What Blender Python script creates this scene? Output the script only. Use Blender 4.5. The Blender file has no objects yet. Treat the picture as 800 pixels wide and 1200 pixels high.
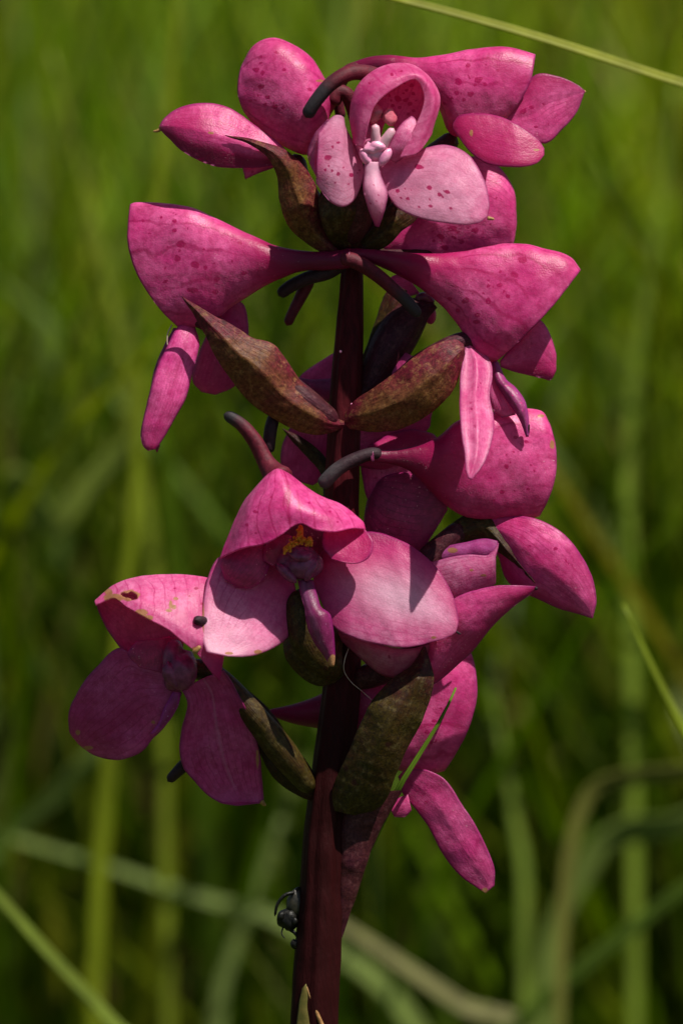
import bpy, math, random
import numpy as np
from mathutils import Vector, Matrix, noise as mn

random.seed(7); rng = np.random.default_rng(7)
S = bpy.context.scene
COL = S.collection

# ------------------------------------------------------------------ camera, sky, sun, exposure
PITCH = math.radians(10); FOC = 0.60; U = 1e-4            # 1 unit of the tables below = 0.1 mm
R_ = Vector((1, 0, 0)); F_ = Vector((0, math.cos(PITCH), -math.sin(PITCH))); U_ = Vector((0, math.sin(PITCH), math.cos(PITCH)))
CENTRE = Vector((0, 0, 0.30)); EYE = CENTRE - F_ * FOC
cam = bpy.data.cameras.new('camera'); co = bpy.data.objects.new('camera', cam); COL.objects.link(co)
cam.sensor_fit = 'VERTICAL'; cam.sensor_height = 24; cam.lens = 24 * FOC / 0.12
cam.clip_start = 0.02; cam.clip_end = 2000
cam.dof.use_dof = True; cam.dof.focus_distance = FOC - 0.003; cam.dof.aperture_fstop = cam.lens / 1000 / 0.0092; cam.dof.aperture_blades = 7
co.location = EYE
co.rotation_euler = (math.radians(90) - PITCH, 0, 0)
S.camera = co

SUN = (R_ * 0.36 + U_ * 0.84 - F_ * 0.34).normalized()     # towards the sun
elev = math.asin(SUN.z); azim = math.atan2(SUN.x, SUN.y)
W = bpy.data.worlds.new('World'); S.world = W; W.use_nodes = True
wn = W.node_tree.nodes; wl = W.node_tree.links
sky = wn.new('ShaderNodeTexSky'); sky.sky_type = 'NISHITA'; sky.sun_disc = False
sky.sun_elevation = elev; sky.sun_rotation = azim
wn['Background'].inputs['Strength'].default_value = 0.05
wl.new(sky.outputs[0], wn['Background'].inputs['Color'])
sl = bpy.data.lights.new('sun', 'SUN'); sl.energy = 5.0; sl.angle = math.radians(0.55); sl.color = (1, .94, .85)
so = bpy.data.objects.new('sun', sl); COL.objects.link(so)
so.rotation_euler = SUN.to_track_quat('Z', 'Y').to_euler(); so.location = (0, 0, 3)
S.view_settings.view_transform = 'Standard'; S.view_settings.look = 'None'
S.view_settings.exposure = 0.32; S.view_settings.gamma = 1
S.cycles.max_bounces = 10; S.cycles.transparent_max_bounces = 12

# ------------------------------------------------------------------ materials
def new_mat(name):
    m = bpy.data.materials.new(name); m.use_nodes = True
    nt = m.node_tree
    return m, nt, nt.nodes, nt.links, nt.nodes['Principled BSDF'], nt.nodes['Material Output']

def N(nt, t, **kw):
    n = nt.nodes.new(t)
    for k, v in kw.items():
        if k.startswith('_'): setattr(n, k[1:], v)
        else:
            key = int(k[1:]) if k[0] == 'i' and k[1:].isdigit() else k
            n.inputs[key].default_value = v
    return n
def mix(nt, fac, a, b, mode='MIX'):
    n = nt.nodes.new('ShaderNodeMix'); n.data_type = 'RGBA'; n.blend_type = mode
    for s, v in ((0, fac), (6, a), (7, b)):
        if hasattr(v, 'links'): nt.links.new(v, n.inputs[s])
        else: n.inputs[s].default_value = v if s == 0 else (*v, 1) if len(v) == 3 else v
    return n.outputs[2]
def mth(nt, op, a, b=None, clamp=False):
    n = nt.nodes.new('ShaderNodeMath'); n.operation = op; n.use_clamp = clamp
    for i, v in enumerate((a, b)):
        if v is None: continue
        if hasattr(v, 'links'): nt.links.new(v, n.inputs[i])
        else: n.inputs[i].default_value = v
    return n.outputs[0]
def ramp(nt, src, stops):
    n = nt.nodes.new('ShaderNodeValToRGB'); e = n.color_ramp.elements
    e[0].position, e[0].color = stops[0][0], (*stops[0][1], 1)
    e[1].position, e[1].color = stops[-1][0], (*stops[-1][1], 1)
    for p, c in stops[1:-1]:
        x = e.new(p); x.color = (*c, 1)
    nt.links.new(src, n.inputs[0]); return n.outputs[0]
def attr(nt, name):
    n = nt.nodes.new('ShaderNodeAttribute'); n.attribute_name = name; return n
def g(v): return (v, v, v)

def petal_material(name, base, deep, pale, rough=0.5, trans=0.38):
    m, nt, nd, lk, bs, out = new_mat(name)
    oi = nt.nodes.new('ShaderNodeObjectInfo')
    tc = nt.nodes.new('ShaderNodeTexCoord')
    a = attr(nt, 'deep'); sp = attr(nt, 'spot'); sc = attr(nt, 'scar'); uv = nt.nodes.new('ShaderNodeUVMap'); uv.uv_map = 'uv'
    # broad mottling
    n1 = N(nt, 'ShaderNodeTexNoise', Scale=210.0, Detail=7.0, Roughness=.72); lk.new(tc.outputs['Object'], n1.inputs['Vector'])
    c = mix(nt, ramp(nt, n1.outputs[0], [(.30, g(0)), (.64, g(1))]), base, pale)
    # fine cell mottling
    n2 = N(nt, 'ShaderNodeTexNoise', Scale=1500.0, Detail=3.0, Roughness=.65); lk.new(tc.outputs['Object'], n2.inputs['Vector'])
    c = mix(nt, mth(nt, 'MULTIPLY', ramp(nt, n2.outputs[0], [(.44, g(0)), (.62, g(1))]), .42), c, deep)
    nb = N(nt, 'ShaderNodeTexNoise', Scale=120.0, Detail=3.0, Roughness=.6, Distortion=.6); lk.new(tc.outputs['Object'], nb.inputs['Vector'])
    c = mix(nt, mth(nt, 'MULTIPLY', ramp(nt, nb.outputs[0], [(.44, g(0)), (.70, g(1))]), .7), c, deep)
    # long veins
    mp = N(nt, 'ShaderNodeMapping', Scale=(5, 1.3, 1)); lk.new(uv.outputs[0], mp.inputs[0])
    n3 = N(nt, 'ShaderNodeTexNoise', Scale=3.0, Detail=3.0, Distortion=1.2); lk.new(mp.outputs[0], n3.inputs['Vector'])
    c = mix(nt, mth(nt, 'MULTIPLY', ramp(nt, n3.outputs[0], [(.48, g(0)), (.75, g(1))]), .30), c, deep)
    su = nt.nodes.new('ShaderNodeSeparateXYZ'); lk.new(uv.outputs[0], su.inputs[0])
    nw = N(nt, 'ShaderNodeTexNoise', Scale=190.0, Detail=3.0); lk.new(tc.outputs['Object'], nw.inputs['Vector'])
    ph = mth(nt, 'ADD', mth(nt, 'MULTIPLY', su.outputs[0], 72.0), mth(nt, 'MULTIPLY', nw.outputs[0], 9.0))
    ve = mth(nt, 'MULTIPLY', ramp(nt, mth(nt, 'SINE', ph), [(.86, g(0)), (1.0, g(1))]), ramp(nt, nw.outputs[0], [(.38, g(.1)), (.6, g(.7))]))
    c = mix(nt, ve, c, deep)
    c = mix(nt, mth(nt, 'MULTIPLY', a.outputs['Fac'], 1.7, True), c, deep)
    c = mix(nt, mth(nt, 'MULTIPLY', mth(nt, 'SUBTRACT', a.outputs['Fac'], .45), 1.9, True), c, tuple(x * .42 for x in deep))
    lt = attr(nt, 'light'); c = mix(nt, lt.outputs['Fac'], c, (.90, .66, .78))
    ed = attr(nt, 'margin'); c = mix(nt, mth(nt, 'MULTIPLY', ed.outputs['Fac'], .75), c, (.30, .012, .15))
    # pigment spots, with ragged edges
    n4 = N(nt, 'ShaderNodeTexNoise', Scale=1700.0, Detail=4.0); lk.new(tc.outputs['Object'], n4.inputs['Vector'])
    s_ = mth(nt, 'ADD', sp.outputs['Fac'], mth(nt, 'MULTIPLY', mth(nt, 'SUBTRACT', n4.outputs[0], .5), 1.0))
    c = mix(nt, mth(nt, 'MULTIPLY', ramp(nt, s_, [(.50, g(0)), (.62, g(1))]), .92), c, (.50, .0, .12))
    n6 = N(nt, 'ShaderNodeTexNoise', Scale=4200.0, Detail=2.0); lk.new(tc.outputs['Object'], n6.inputs['Vector'])
    c = mix(nt, .22, c, ramp(nt, n6.outputs[0], [(.3, g(.62)), (.7, g(1.3))]), 'MULTIPLY')
    fl = mth(nt, 'MULTIPLY', ramp(nt, n6.outputs[0], [(.69, g(0)), (.74, g(1))]), ramp(nt, n1.outputs[0], [(.45, g(0)), (.6, g(1))]))
    c = mix(nt, mth(nt, 'MULTIPLY', fl, .6), c, (.95, .75, .80))  # pale flecks: sparkle of the papillae painted into the colour
    c = mix(nt, 1.0, c, oi.outputs['Color'], 'MULTIPLY')
    # healed scars: tan
    s2 = mth(nt, 'ADD', sc.outputs['Fac'], mth(nt, 'MULTIPLY', mth(nt, 'SUBTRACT', n4.outputs[0], .5), .7))
    scol = mix(nt, n2.outputs[0], (.30, .10, .03), (.66, .36, .17))
    c = mix(nt, ramp(nt, s2, [(.45, g(0)), (.6, g(1))]), c, scol)
    lk.new(c, bs.inputs['Base Color'])
    bs.inputs['Roughness'].default_value = rough
    bs.inputs['Specular IOR Level'].default_value = .42
    bs.inputs['Sheen Weight'].default_value = .0
    # papillose cells: tiny bumps that glitter
    v = N(nt, 'ShaderNodeTexVoronoi', Scale=5200.0); lk.new(tc.outputs['Object'], v.inputs['Vector'])
    n5 = N(nt, 'ShaderNodeTexNoise', Scale=700.0, Detail=4.0); lk.new(tc.outputs['Object'], n5.inputs['Vector'])
    h = mth(nt, 'ADD', mth(nt, 'MULTIPLY', v.outputs[0], -.55), mth(nt, 'MULTIPLY', n5.outputs[0], .45))
    h = mth(nt, 'ADD', h, mth(nt, 'MULTIPLY', n3.outputs[0], .9))
    bp = N(nt, 'ShaderNodeBump', Strength=.22, Distance=.00016); lk.new(h, bp.inputs['Height']); lk.new(bp.outputs[0], bs.inputs['Normal'])
    v9 = N(nt, 'ShaderNodeTexVoronoi', Scale=7000.0); lk.new(tc.outputs['Object'], v9.inputs['Vector'])
    b9 = N(nt, 'ShaderNodeBump', Strength=.9, Distance=.0002); lk.new(v9.outputs['Distance'], b9.inputs['Height'])
    bs.inputs['Coat Weight'].default_value = .13; bs.inputs['Coat Roughness'].default_value = .22; lk.new(b9.outputs[0], bs.inputs['Coat Normal'])
    tr = nt.nodes.new('ShaderNodeBsdfTranslucent')
    tcx = mix(nt, .38, c, (1.0, .36, .70)); lk.new(tcx, tr.inputs['Color']); lk.new(bp.outputs[0], tr.inputs['Normal'])
    ms = nt.nodes.new('ShaderNodeMixShader'); ms.inputs[0].default_value = trans
    lk.new(bs.outputs[0], ms.inputs[1]); lk.new(tr.outputs[0], ms.inputs[2]); lk.new(ms.outputs[0], out.inputs[0])
    return m

PINK = petal_material('petal_pink', (.80, .036, .30), (.46, .002, .11), (.95, .185, .49), .40, .45)
PALE = petal_material('petal_pale', (.86, .135, .42), (.60, .010, .20), (.96, .42, .66), .44, .5)
DEEP = petal_material('petal_magenta', (.26, .010, .085), (.10, .003, .03), (.36, .03, .14), .4, .25)

def bract_material(name, olive, purple, dark):
    m, nt, nd, lk, bs, out = new_mat(name)
    tc = nt.nodes.new('ShaderNodeTexCoord'); a = attr(nt, 'deep'); uv = nt.nodes.new('ShaderNodeUVMap'); uv.uv_map = 'uv'
    n1 = N(nt, 'ShaderNodeTexNoise', Scale=200.0, Detail=5.0, Roughness=.7); lk.new(tc.outputs['Object'], n1.inputs['Vector'])
    f = mth(nt, 'ADD', n1.outputs[0], mth(nt, 'MULTIPLY', mth(nt, 'SUBTRACT', a.outputs['Fac'], .22), .6))
    c = ramp(nt, f, [(.30, olive), (.48, tuple(o * .55 + p * .45 for o, p in zip(olive, purple))), (.68, purple)])
    n2 = N(nt, 'ShaderNodeTexNoise', Scale=2600.0, Detail=4.0, Roughness=.8); lk.new(tc.outputs['Object'], n2.inputs['Vector'])
    c = mix(nt, mth(nt, 'MULTIPLY', ramp(nt, n2.outputs[0], [(.40, g(0)), (.62, g(1))]), .75), c, dark)
    v2 = N(nt, 'ShaderNodeTexNoise', Scale=1100.0, Detail=5.0, Roughness=.8); lk.new(tc.outputs['Object'], v2.inputs['Vector'])
    c = mix(nt, mth(nt, 'MULTIPLY', ramp(nt, v2.outputs[0], [(.52, g(0)), (.66, g(1))]), .55), c, tuple(min(1, x * 1.9 + .03) for x in olive))
    v = N(nt, 'ShaderNodeTexVoronoi', Scale=430.0, Randomness=1.0); lk.new(tc.outputs['Object'], v.inputs['Vector'])
    n3 = N(nt, 'ShaderNodeTexNoise', Scale=240.0); lk.new(tc.outputs['Object'], n3.inputs['Vector'])
    dots = mth(nt, 'MULTIPLY', ramp(nt, v.outputs[0], [(.13, g(1)), (.24, g(0))]), ramp(nt, n3.outputs[0], [(.42, g(0)), (.56, g(1))]))
    c = mix(nt, mth(nt, 'MULTIPLY', dots, .85), c, (.03, .004, .006))
    mp = N(nt, 'ShaderNodeMapping', Scale=(16, .8, 1)); lk.new(uv.outputs[0], mp.inputs[0])
    n4 = N(nt, 'ShaderNodeTexNoise', Scale=3.0, Detail=4.0); lk.new(mp.outputs[0], n4.inputs['Vector'])
    c = mix(nt, mth(nt, 'MULTIPLY', ramp(nt, n4.outputs[0], [(.52, g(0)), (.8, g(1))]), .4), c, dark)
    oi = nt.nodes.new('ShaderNodeObjectInfo'); c = mix(nt, 1.0, c, oi.outputs['Color'], 'MULTIPLY')
    lk.new(c, bs.inputs['Base Color']); bs.inputs['Roughness'].default_value = .46; bs.inputs['Specular IOR Level'].default_value = .18
    h = mth(nt, 'ADD', mth(nt, 'MULTIPLY', n2.outputs[0], .5), mth(nt, 'ADD', mth(nt, 'MULTIPLY', n4.outputs[0], .9), n1.outputs[0]))
    bp = N(nt, 'ShaderNodeBump', Strength=.6, Distance=.0002); lk.new(h, bp.inputs['Height']); lk.new(bp.outputs[0], bs.inputs['Normal'])
    return m
BRACT = bract_material('bract_olive_purple', (.150, .070, .016), (.150, .010, .026), (.030, .004, .004))
BRACT_DARK = bract_material('bract_dark_green', (.050, .034, .003), (.055, .007, .008), (.008, .004, .003))
OVARY = bract_material('ovary_purple', (.06, .013, .014), (.07, .006, .028), (.02, .002, .007))

def simple(name, c1, c2, scale, rough=.45, bump=.4, stretch=(1, 1, 1), spec=.5, tip=None, trans=0):
    m, nt, nd, lk, bs, out = new_mat(name)
    tc = nt.nodes.new('ShaderNodeTexCoord'); mp = N(nt, 'ShaderNodeMapping', Scale=stretch); lk.new(tc.outputs['Object'], mp.inputs[0])
    n1 = N(nt, 'ShaderNodeTexNoise', Scale=scale, Detail=5.0, Roughness=.7); lk.new(mp.outputs[0], n1.inputs['Vector'])
    c = ramp(nt, n1.outputs[0], [(.35, c1), (.68, c2)])
    if tip:
        a = attr(nt, 'deep'); c = mix(nt, a.outputs['Fac'], c, tip)
    lk.new(c, bs.inputs['Base Color']); bs.inputs['Roughness'].default_value = rough; bs.inputs['Specular IOR Level'].default_value = spec
    bp = N(nt, 'ShaderNodeBump', Strength=bump, Distance=.00015); lk.new(n1.outputs[0], bp.inputs['Height']); lk.new(bp.outputs[0], bs.inputs['Normal'])
    if trans:
        tr = nt.nodes.new('ShaderNodeBsdfTranslucent'); lk.new(c, tr.inputs[0])
        ms = nt.nodes.new('ShaderNodeMixShader'); ms.inputs[0].default_value = trans
        lk.new(bs.outputs[0], ms.inputs[1]); lk.new(tr.outputs[0], ms.inputs[2]); lk.new(ms.outputs[0], out.inputs[0])
    return m
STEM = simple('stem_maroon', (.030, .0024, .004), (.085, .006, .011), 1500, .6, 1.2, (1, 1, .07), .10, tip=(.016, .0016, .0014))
SPUR = simple('spur_purple', (.06, .003, .011), (.13, .009, .022), 1400, .6, .7, spec=.25, tip=(.03, .024, .028))
SPUR_DARK = simple('spur_slate', (.018, .006, .011), (.036, .014, .020), 1600, .62, .8, spec=.25, tip=(.056, .048, .050))
COLUMN = simple('column_purple', (.10, .009, .045), (.26, .045, .13), 900, .32, .7, spec=.4)
COLUMN_PALE = simple('column_pale', (.72, .22, .42), (.86, .42, .58), 900, .3, .4)
WHITE = simple('lip_white', (.70, .32, .44), (.84, .52, .60), 900, .4, .3, trans=.2)
ANTHER = simple('anther_red', (.42, .06, .11), (.62, .17, .22), 900, .35, .5)
POLLEN = simple('pollen_orange', (.55, .16, .003), (.75, .32, .01), 3500, .6, 1.0)
TAN = simple('dry_tan', (.22, .10, .025), (.40, .22, .07), 1300, .6, .6)
INSECT = simple('insect_black', (.003, .003, .003), (.012, .011, .008), 2200, .38, .6, spec=.2)
SILK = simple('silk_thread', (.42, .30, .24), (.6, .46, .38), 900, .4, .1)
YELLOWG = simple('sheath_green', (.10, .10, .012), (.20, .15, .03), 700, .5, .4, trans=.25)

# ------------------------------------------------------------------ geometry helpers
def P(a):                                   # table units (x right, y down, d towards the eye) -> metres
    a = np.asarray(a, float); dep = FOC - a[..., 2] * U; k = dep / FOC
    X = (a[..., 0] - 400) * U * k; Y = (600 - a[..., 1]) * U * k
    return (np.array(EYE) + X[..., None] * np.array(R_) + Y[..., None] * np.array(U_) + dep[..., None] * np.array(F_))

def curve(pts, n):
    p = np.asarray(pts, float)
    if p.ndim == 1: p = p[:, None]
    if len(p) == 1: return np.repeat(p, n, 0)
    if len(p) == 2: t = np.linspace(0, 1, n)[:, None]; return p[0] * (1 - t) + p[1] * t
    seg = np.maximum(np.linalg.norm(np.diff(p, axis=0), axis=1), 1e-6) if p.shape[1] > 1 else np.ones(len(p) - 1)
    k = np.concatenate([[0], np.cumsum(seg ** .75)]); k /= k[-1]
    q = np.vstack([2 * p[0] - p[1], p, 2 * p[-1] - p[-2]]); kk = np.concatenate([[2 * k[0] - k[1]], k, [2 * k[-1] - k[-2]]])
    t = np.linspace(0, 1, n); i = np.clip(np.searchsorted(k, t, side='right') - 1, 0, len(p) - 2)
    p0, p1, p2, p3 = q[i], q[i + 1], q[i + 2], q[i + 3]; t0, t1, t2, t3 = kk[i], kk[i + 1], kk[i + 2], kk[i + 3]
    m1 = ((p2 - p0) / (t2 - t0)[:, None]); m2 = ((p3 - p1) / (t3 - t1)[:, None])
    h = (t2 - t1); s = (t - t1) / h
    s = s[:, None]; h = h[:, None]
    return ((2 * s**3 - 3 * s**2 + 1) * p1 + (s**3 - 2 * s**2 + s) * h * m1 + (-2 * s**3 + 3 * s**2) * p2 + (s**3 - s**2) * h * m2)

def fbm(x, y, seed, oct=3):
    r = np.random.default_rng(seed); o = np.zeros(np.shape(x)); a = 1.
    for k in range(oct):
        for _ in range(4):
            th = r.uniform(0, 2 * math.pi); f = r.uniform(.6, 1.4) * 2 ** k; ph = r.uniform(0, 6.28)
            o += a * np.sin((x * math.cos(th) + y * math.sin(th)) * f + ph) / 2
        a *= .5
    return o / 2

def link(o, parent, label=None, tint=None):
    COL.objects.link(o)
    if parent is not None: o.parent = parent
    if label: o['label'] = label
    if tint: o.color = (*tint, 1)
    return o

_seed = [10]
def surf(name, G, mat, parent, closed=False, thick=1.5, spots=(), deep=None, light=None, margin=None, scars=(), holes=(), wav=1.7, tint=None, label=None, cap=False):
    nv, nu, _ = G.shape; G = G.copy(); _seed[0] += 1; sd = _seed[0]
    x, y = G[..., 0], G[..., 1]
    if wav:
        G[..., 2] += wav * (1.5 * fbm(x / 26, y / 26, sd) + .55 * fbm(x / 9, y / 9, sd + 50))
        e = fbm(x / 15, y / 15, sd + 500)
        e = e + .5 * fbm(x / 6, y / 6, sd + 700); G[..., 0] += wav * .45 * e; G[..., 1] += wav * .45 * fbm(x / 13, y / 13, sd + 900)
    co_ = P(G).reshape(-1, 3)
    idx = np.arange(nv * nu).reshape(nv, nu)
    a = idx[:-1]; b = idx[1:]
    if closed: q = np.stack([a, np.roll(a, -1, 1), np.roll(b, -1, 1), b], -1).reshape(-1, 4)
    else: q = np.stack([a[:, :-1], a[:, 1:], b[:, 1:], b[:, :-1]], -1).reshape(-1, 4)
    if len(holes):
        cx = x.reshape(-1)[q].mean(1); cy = y.reshape(-1)[q].mean(1); keep = np.ones(len(q), bool)
        for hx, hy, rx, ry in holes: keep &= ((cx - hx) / rx) ** 2 + ((cy - hy) / ry) ** 2 > 1
        q = q[keep]
    me = bpy.data.meshes.new(name)
    faces = q.tolist()
    if cap and closed: faces.append(idx[-1][::-1].tolist()); faces.append(idx[0].tolist())
    me.from_pydata(co_.tolist(), [], faces)
    me.polygons.foreach_set('use_smooth', np.ones(len(me.polygons), bool))
    v = np.linspace(0, 1, nv)[:, None] * np.ones((1, nu)); u = np.linspace(0, 1, nu)[None] * np.ones((nv, 1))
    lv = np.zeros((nv, nu)) if light is None else np.clip(light(u, v), 0, 1)
    dv = np.zeros((nv, nu)) if deep is None else np.clip(deep(u, v), 0, 1)
    sp = np.zeros((nv, nu))
    spots = list(spots); rs = np.random.default_rng(sd)
    for s in list(spots):
        for _ in range(rs.integers(0, 3)):
            an = rs.uniform(0, 6.28); di = s[2] * rs.uniform(1.8, 3.6); spots.append((s[0] + di * math.cos(an), s[1] + di * math.sin(an), s[2] * rs.uniform(.25, .5)))
    for s in spots:
        sx, sy, r = s[:3]; r *= .72; el = s[3] if len(s) > 3 else 1.25
        jt = (hash((round(sx), round(sy))) % 7 - 3) * .12
        dx, dy = x - sx, y - sy; xx = dx * math.cos(jt) + dy * math.sin(jt); yy = -dx * math.sin(jt) + dy * math.cos(jt)
        dd = np.sqrt((xx / el) ** 2 + yy ** 2) / r
        sp = np.maximum(sp, np.clip(1.5 - dd, 0, 1))
    sc = np.zeros((nv, nu))
    for s in scars:
        if s == 'edge': sc = np.maximum(sc, np.clip((v - .985) * 60, 0, 1)); continue
        sx, sy, rx, ry = s
        sc = np.maximum(sc, np.clip(1.5 - np.sqrt(((x - sx) / rx) ** 2 + ((y - sy) / ry) ** 2), 0, 1))
    for nm, arr in (('deep', dv), ('spot', sp), ('scar', sc), ('light', lv), ('margin', np.zeros((nv, nu)) if margin is None else margin)):
        at = me.attributes.new(nm, 'FLOAT', 'POINT'); at.data.foreach_set('value', arr.reshape(-1).astype(np.float32))
    ul = me.uv_layers.new(name='uv'); li = np.zeros(len(me.loops), np.int32); me.loops.foreach_get('vertex_index', li)
    asp = max(1.0, nv / max(nu, 1))
    uvv = np.stack([u.reshape(-1)[li], v.reshape(-1)[li] * asp + sd * .37], -1); ul.data.foreach_set('uv', uvv.reshape(-1).astype(np.float32))
    me.materials.append(mat)
    o = bpy.data.objects.new(name, me)
    if thick:
        md = o.modifiers.new('thickness', 'SOLIDIFY'); md.thickness = thick * U; md.offset = 0
    me.validate(); me.update()
    return link(o, parent, label, tint)

RES = 2.3
def petal(name, L, Rr, d, parent, mat=None, bulge=0, tilt=0, fold=0, roll=0, **kw):
    """sheet between two outlines that run base -> tip"""
    L = np.asarray(L, float); Rr = np.asarray(Rr, float)
    ln = max(np.linalg.norm(np.diff(L, axis=0), axis=1).sum(), np.linalg.norm(np.diff(Rr, axis=0), axis=1).sum())
    nv = int(max(16, ln / RES)); A = curve(L, nv); B = curve(Rr, nv)
    w = np.linalg.norm(A - B, axis=1); wm = w.max(); nu = int(max(10, wm / RES))
    nu += 1 - nu % 2
    D = curve(d, nv)[:, 0]; ww = w / wm
    u = np.linspace(0, 1, nu)
    G = np.zeros((nv, nu, 3))
    G[..., :2] = A[:, None] * (1 - u)[None, :, None] + B[:, None] * u[None, :, None]
    prof = 4 * u * (1 - u); vf = np.abs(2 * u - 1)
    G[..., 2] = D[:, None] + ww[:, None] * (bulge * prof + tilt * (1 - 2 * u) - fold * (1 - vf) ** 1.5) [None]
    if roll:   # the outermost edge curls back
        G[..., 2] -= roll * ww[:, None] * (vf ** 8)[None]
    dist = np.minimum(u, 1 - u)[None] * w[:, None]; vd = np.minimum((1 - np.linspace(0, 1, nv)) * ln, 99)[:, None] * np.ones_like(dist)
    kw.setdefault('margin', np.clip(1.25 - np.minimum(dist, vd) / 2.6, 0, 1))
    return surf(name, G, mat or PINK, parent, **kw)

def pod(name, A, B, d, parent, mat=None, bd=.6, rim=(0, 0), phase=(0, 1), keel=0, **kw):
    """hollow shell whose two outlines run base -> mouth; bd = half depth / half width"""
    A = np.asarray(A, float); B = np.asarray(B, float)
    ln = max(np.linalg.norm(np.diff(A, axis=0), axis=1).sum(), np.linalg.norm(np.diff(B, axis=0), axis=1).sum())
    nv = int(max(20, ln / RES)); A = curve(A, nv); B = curve(B, nv); w = np.linalg.norm(A - B, axis=1)
    nu = int(max(24, w.max() * 2.4 / RES)); D = curve(d, nv)[:, 0]
    bdc = curve(bd if hasattr(bd, '__len__') else [bd], nv)[:, 0]
    full = phase == (0, 1)
    th = np.linspace(phase[0], phase[1], nu, endpoint=not full) * 2 * math.pi
    uu = (1 - np.cos(th)) / 2; v = np.linspace(0, 1, nv)
    G = np.zeros((nv, nu, 3))
    G[..., :2] = A[:, None] * (1 - uu)[None, :, None] + B[:, None] * uu[None, :, None]
    G[..., :2] += (v ** 5)[:, None, None] * (np.sin(th) ** 2)[None, :, None] * np.array(rim, float)[None, None]
    sec = np.sin(th) * (1 - keel) + keel * np.sign(np.sin(th)) * (1 - np.abs(np.cos(th))) 
    G[..., 2] = D[:, None] + (w / 2 * bdc)[:, None] * sec[None]
    kw.setdefault('margin', np.clip(1.2 - (1 - v)[:, None] * ln / 2.6, 0, 1) * np.ones((nv, nu)) if mat in (None, PINK) else None)
    return surf(name, G, mat or PINK, parent, closed=full, **kw)

def loft(name, curves, parent, nu, nv, mat=None, **kw):
    C = np.stack([curve(c, nu) for c in curves], 0)      # (k, nu, 3)
    G = np.stack([curve(C[:, j], nv) for j in range(nu)], 1)
    return surf(name, G, mat or PINK, parent, **kw)

def tube(name, pts, rad, parent, mat=None, nu=18, tip=None, caps=True, flat=1, ridge=0, **kw):
    pts = np.asarray(pts, float); ln = np.linalg.norm(np.diff(pts, axis=0), axis=1).sum()
    n = int(max(14, ln / 3.2)); C = curve(pts, n); r = curve(rad, n)[:, 0]
    if caps:
        s = np.concatenate([[0], np.cumsum(np.linalg.norm(np.diff(C, axis=0), axis=1))]); tot = s[-1]
        for end in (s, tot - s):
            rr = r.mean(); f = np.clip(end / max(rr, 1e-6), 0, 1); r = r * np.sqrt(np.clip(1 - (1 - f) ** 2, 0.0004, 1))
    T = np.gradient(C, axis=0); T /= np.maximum(np.linalg.norm(T, axis=1), 1e-9)[:, None]
    G = np.zeros((n, nu, 3)); ref = np.array([0, 0, 1.]) if abs(T[:, 2]).max() < .93 else np.array([0, 1., 0])
    th = np.linspace(0, 2 * math.pi, nu, endpoint=False)
    for i in range(n):
        a = np.cross(T[i], ref); a /= np.linalg.norm(a); b = np.cross(T[i], a)
        rr_ = r[i] * (1 + ridge * np.sin(6 * th + i * .012) + ridge * .6 * np.sin(11 * th - i * .02 + 1))[:, None] if ridge else r[i]
        G[i] = C[i] + rr_ * (np.cos(th)[:, None] * a + flat * np.sin(th)[:, None] * b)
    if tip: kw['deep'] = lambda u, v: np.clip((v - tip + .10) / .22, 0, 1) ** 1.5
    kw.setdefault('wav', .9)
    return surf(name, G, mat or STEM, parent, closed=True, thick=0, **kw)

def blob(name, c, r, parent, mat, lump=.1, rot=0, nu=26, nv=18, **kw):
    th = np.linspace(0, math.pi, nv)[:, None]; ph = np.linspace(0, 2 * math.pi, nu, endpoint=False)[None]
    X = np.sin(th) * np.cos(ph); Y = np.cos(th) * np.ones_like(ph); Z = np.sin(th) * np.sin(ph)
    _seed[0] += 1; k = 1 + lump * fbm(X * 3 + Z * 2, Y * 3 - Z, _seed[0])
    X, Y, Z = X * r[0] * k, Y * r[1] * k, Z * r[2] * k
    G = np.stack([c[0] + X * math.cos(rot) - Y * math.sin(rot), c[1] + X * math.sin(rot) + Y * math.cos(rot), c[2] + Z], -1)
    return surf(name, G, mat, parent, closed=True, thick=0, wav=0, **kw)

def thing(name, label, cat, loc, group=None):
    o = bpy.data.objects.new(name, None); o.empty_display_size = .01; o.location = loc
    o['label'] = label; o['category'] = cat
    if group: o['group'] = group
    COL.objects.link(o); return o

# parts are built in world coordinates; after building, the root's location is undone on its direct children
def seat(root):
    bpy.context.view_layer.update()
    for ch in root.children: ch.matrix_parent_inverse = Matrix.Translation(-root.location)

# ------------------------------------------------------------------ the orchid
orchid = thing('orchid', 'tall pink flowering spike of an orchid with a dark maroon stem, by blurred grass', 'orchid', (-.0035, .03, 0))

# stem: goes on below the frame down to the ground
def stem_pts():
    a = [(413, 285, 0), (411, 350, 0), (406, 450, 0), (401, 560, 0), (401, 700, 0), (400, 800, 0), (389, 900, 0), (380, 980, 0), (375, 1080, 0), (369, 1180, 0), (366, 1290, -4), (362, 1500, -20), (360, 2000, -60), (362, 2700, -60), (365, 3560, -20)]
    r = [11, 18, 19.5, 22, 24.5, 28, 28, 26, 23.5, 22, 21.5, 22, 23, 25, 27]
    return a, r
a, r = stem_pts()
stem = tube('stem', a, r, orchid, STEM, nu=56, caps=False, wav=1.0, ridge=.035, deep=lambda u, v: np.clip((v - .17) * 14, 0, .85))  # deep: browner lower stem, darkened further in colour to stand in for shade

def flower(pts, rad, mat=OVARY, label=None):
    """the flower's own mesh is its ovary and stalk; petals and the rest hang on it"""
    return tube('flower', pts, rad, orchid, mat, nu=24, wav=.6, label=label)

neckd = lambda s=.0, e=.35: (lambda u, v: np.clip(1 - (v - s) / (e - s), 0, 1) * .95)

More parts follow.
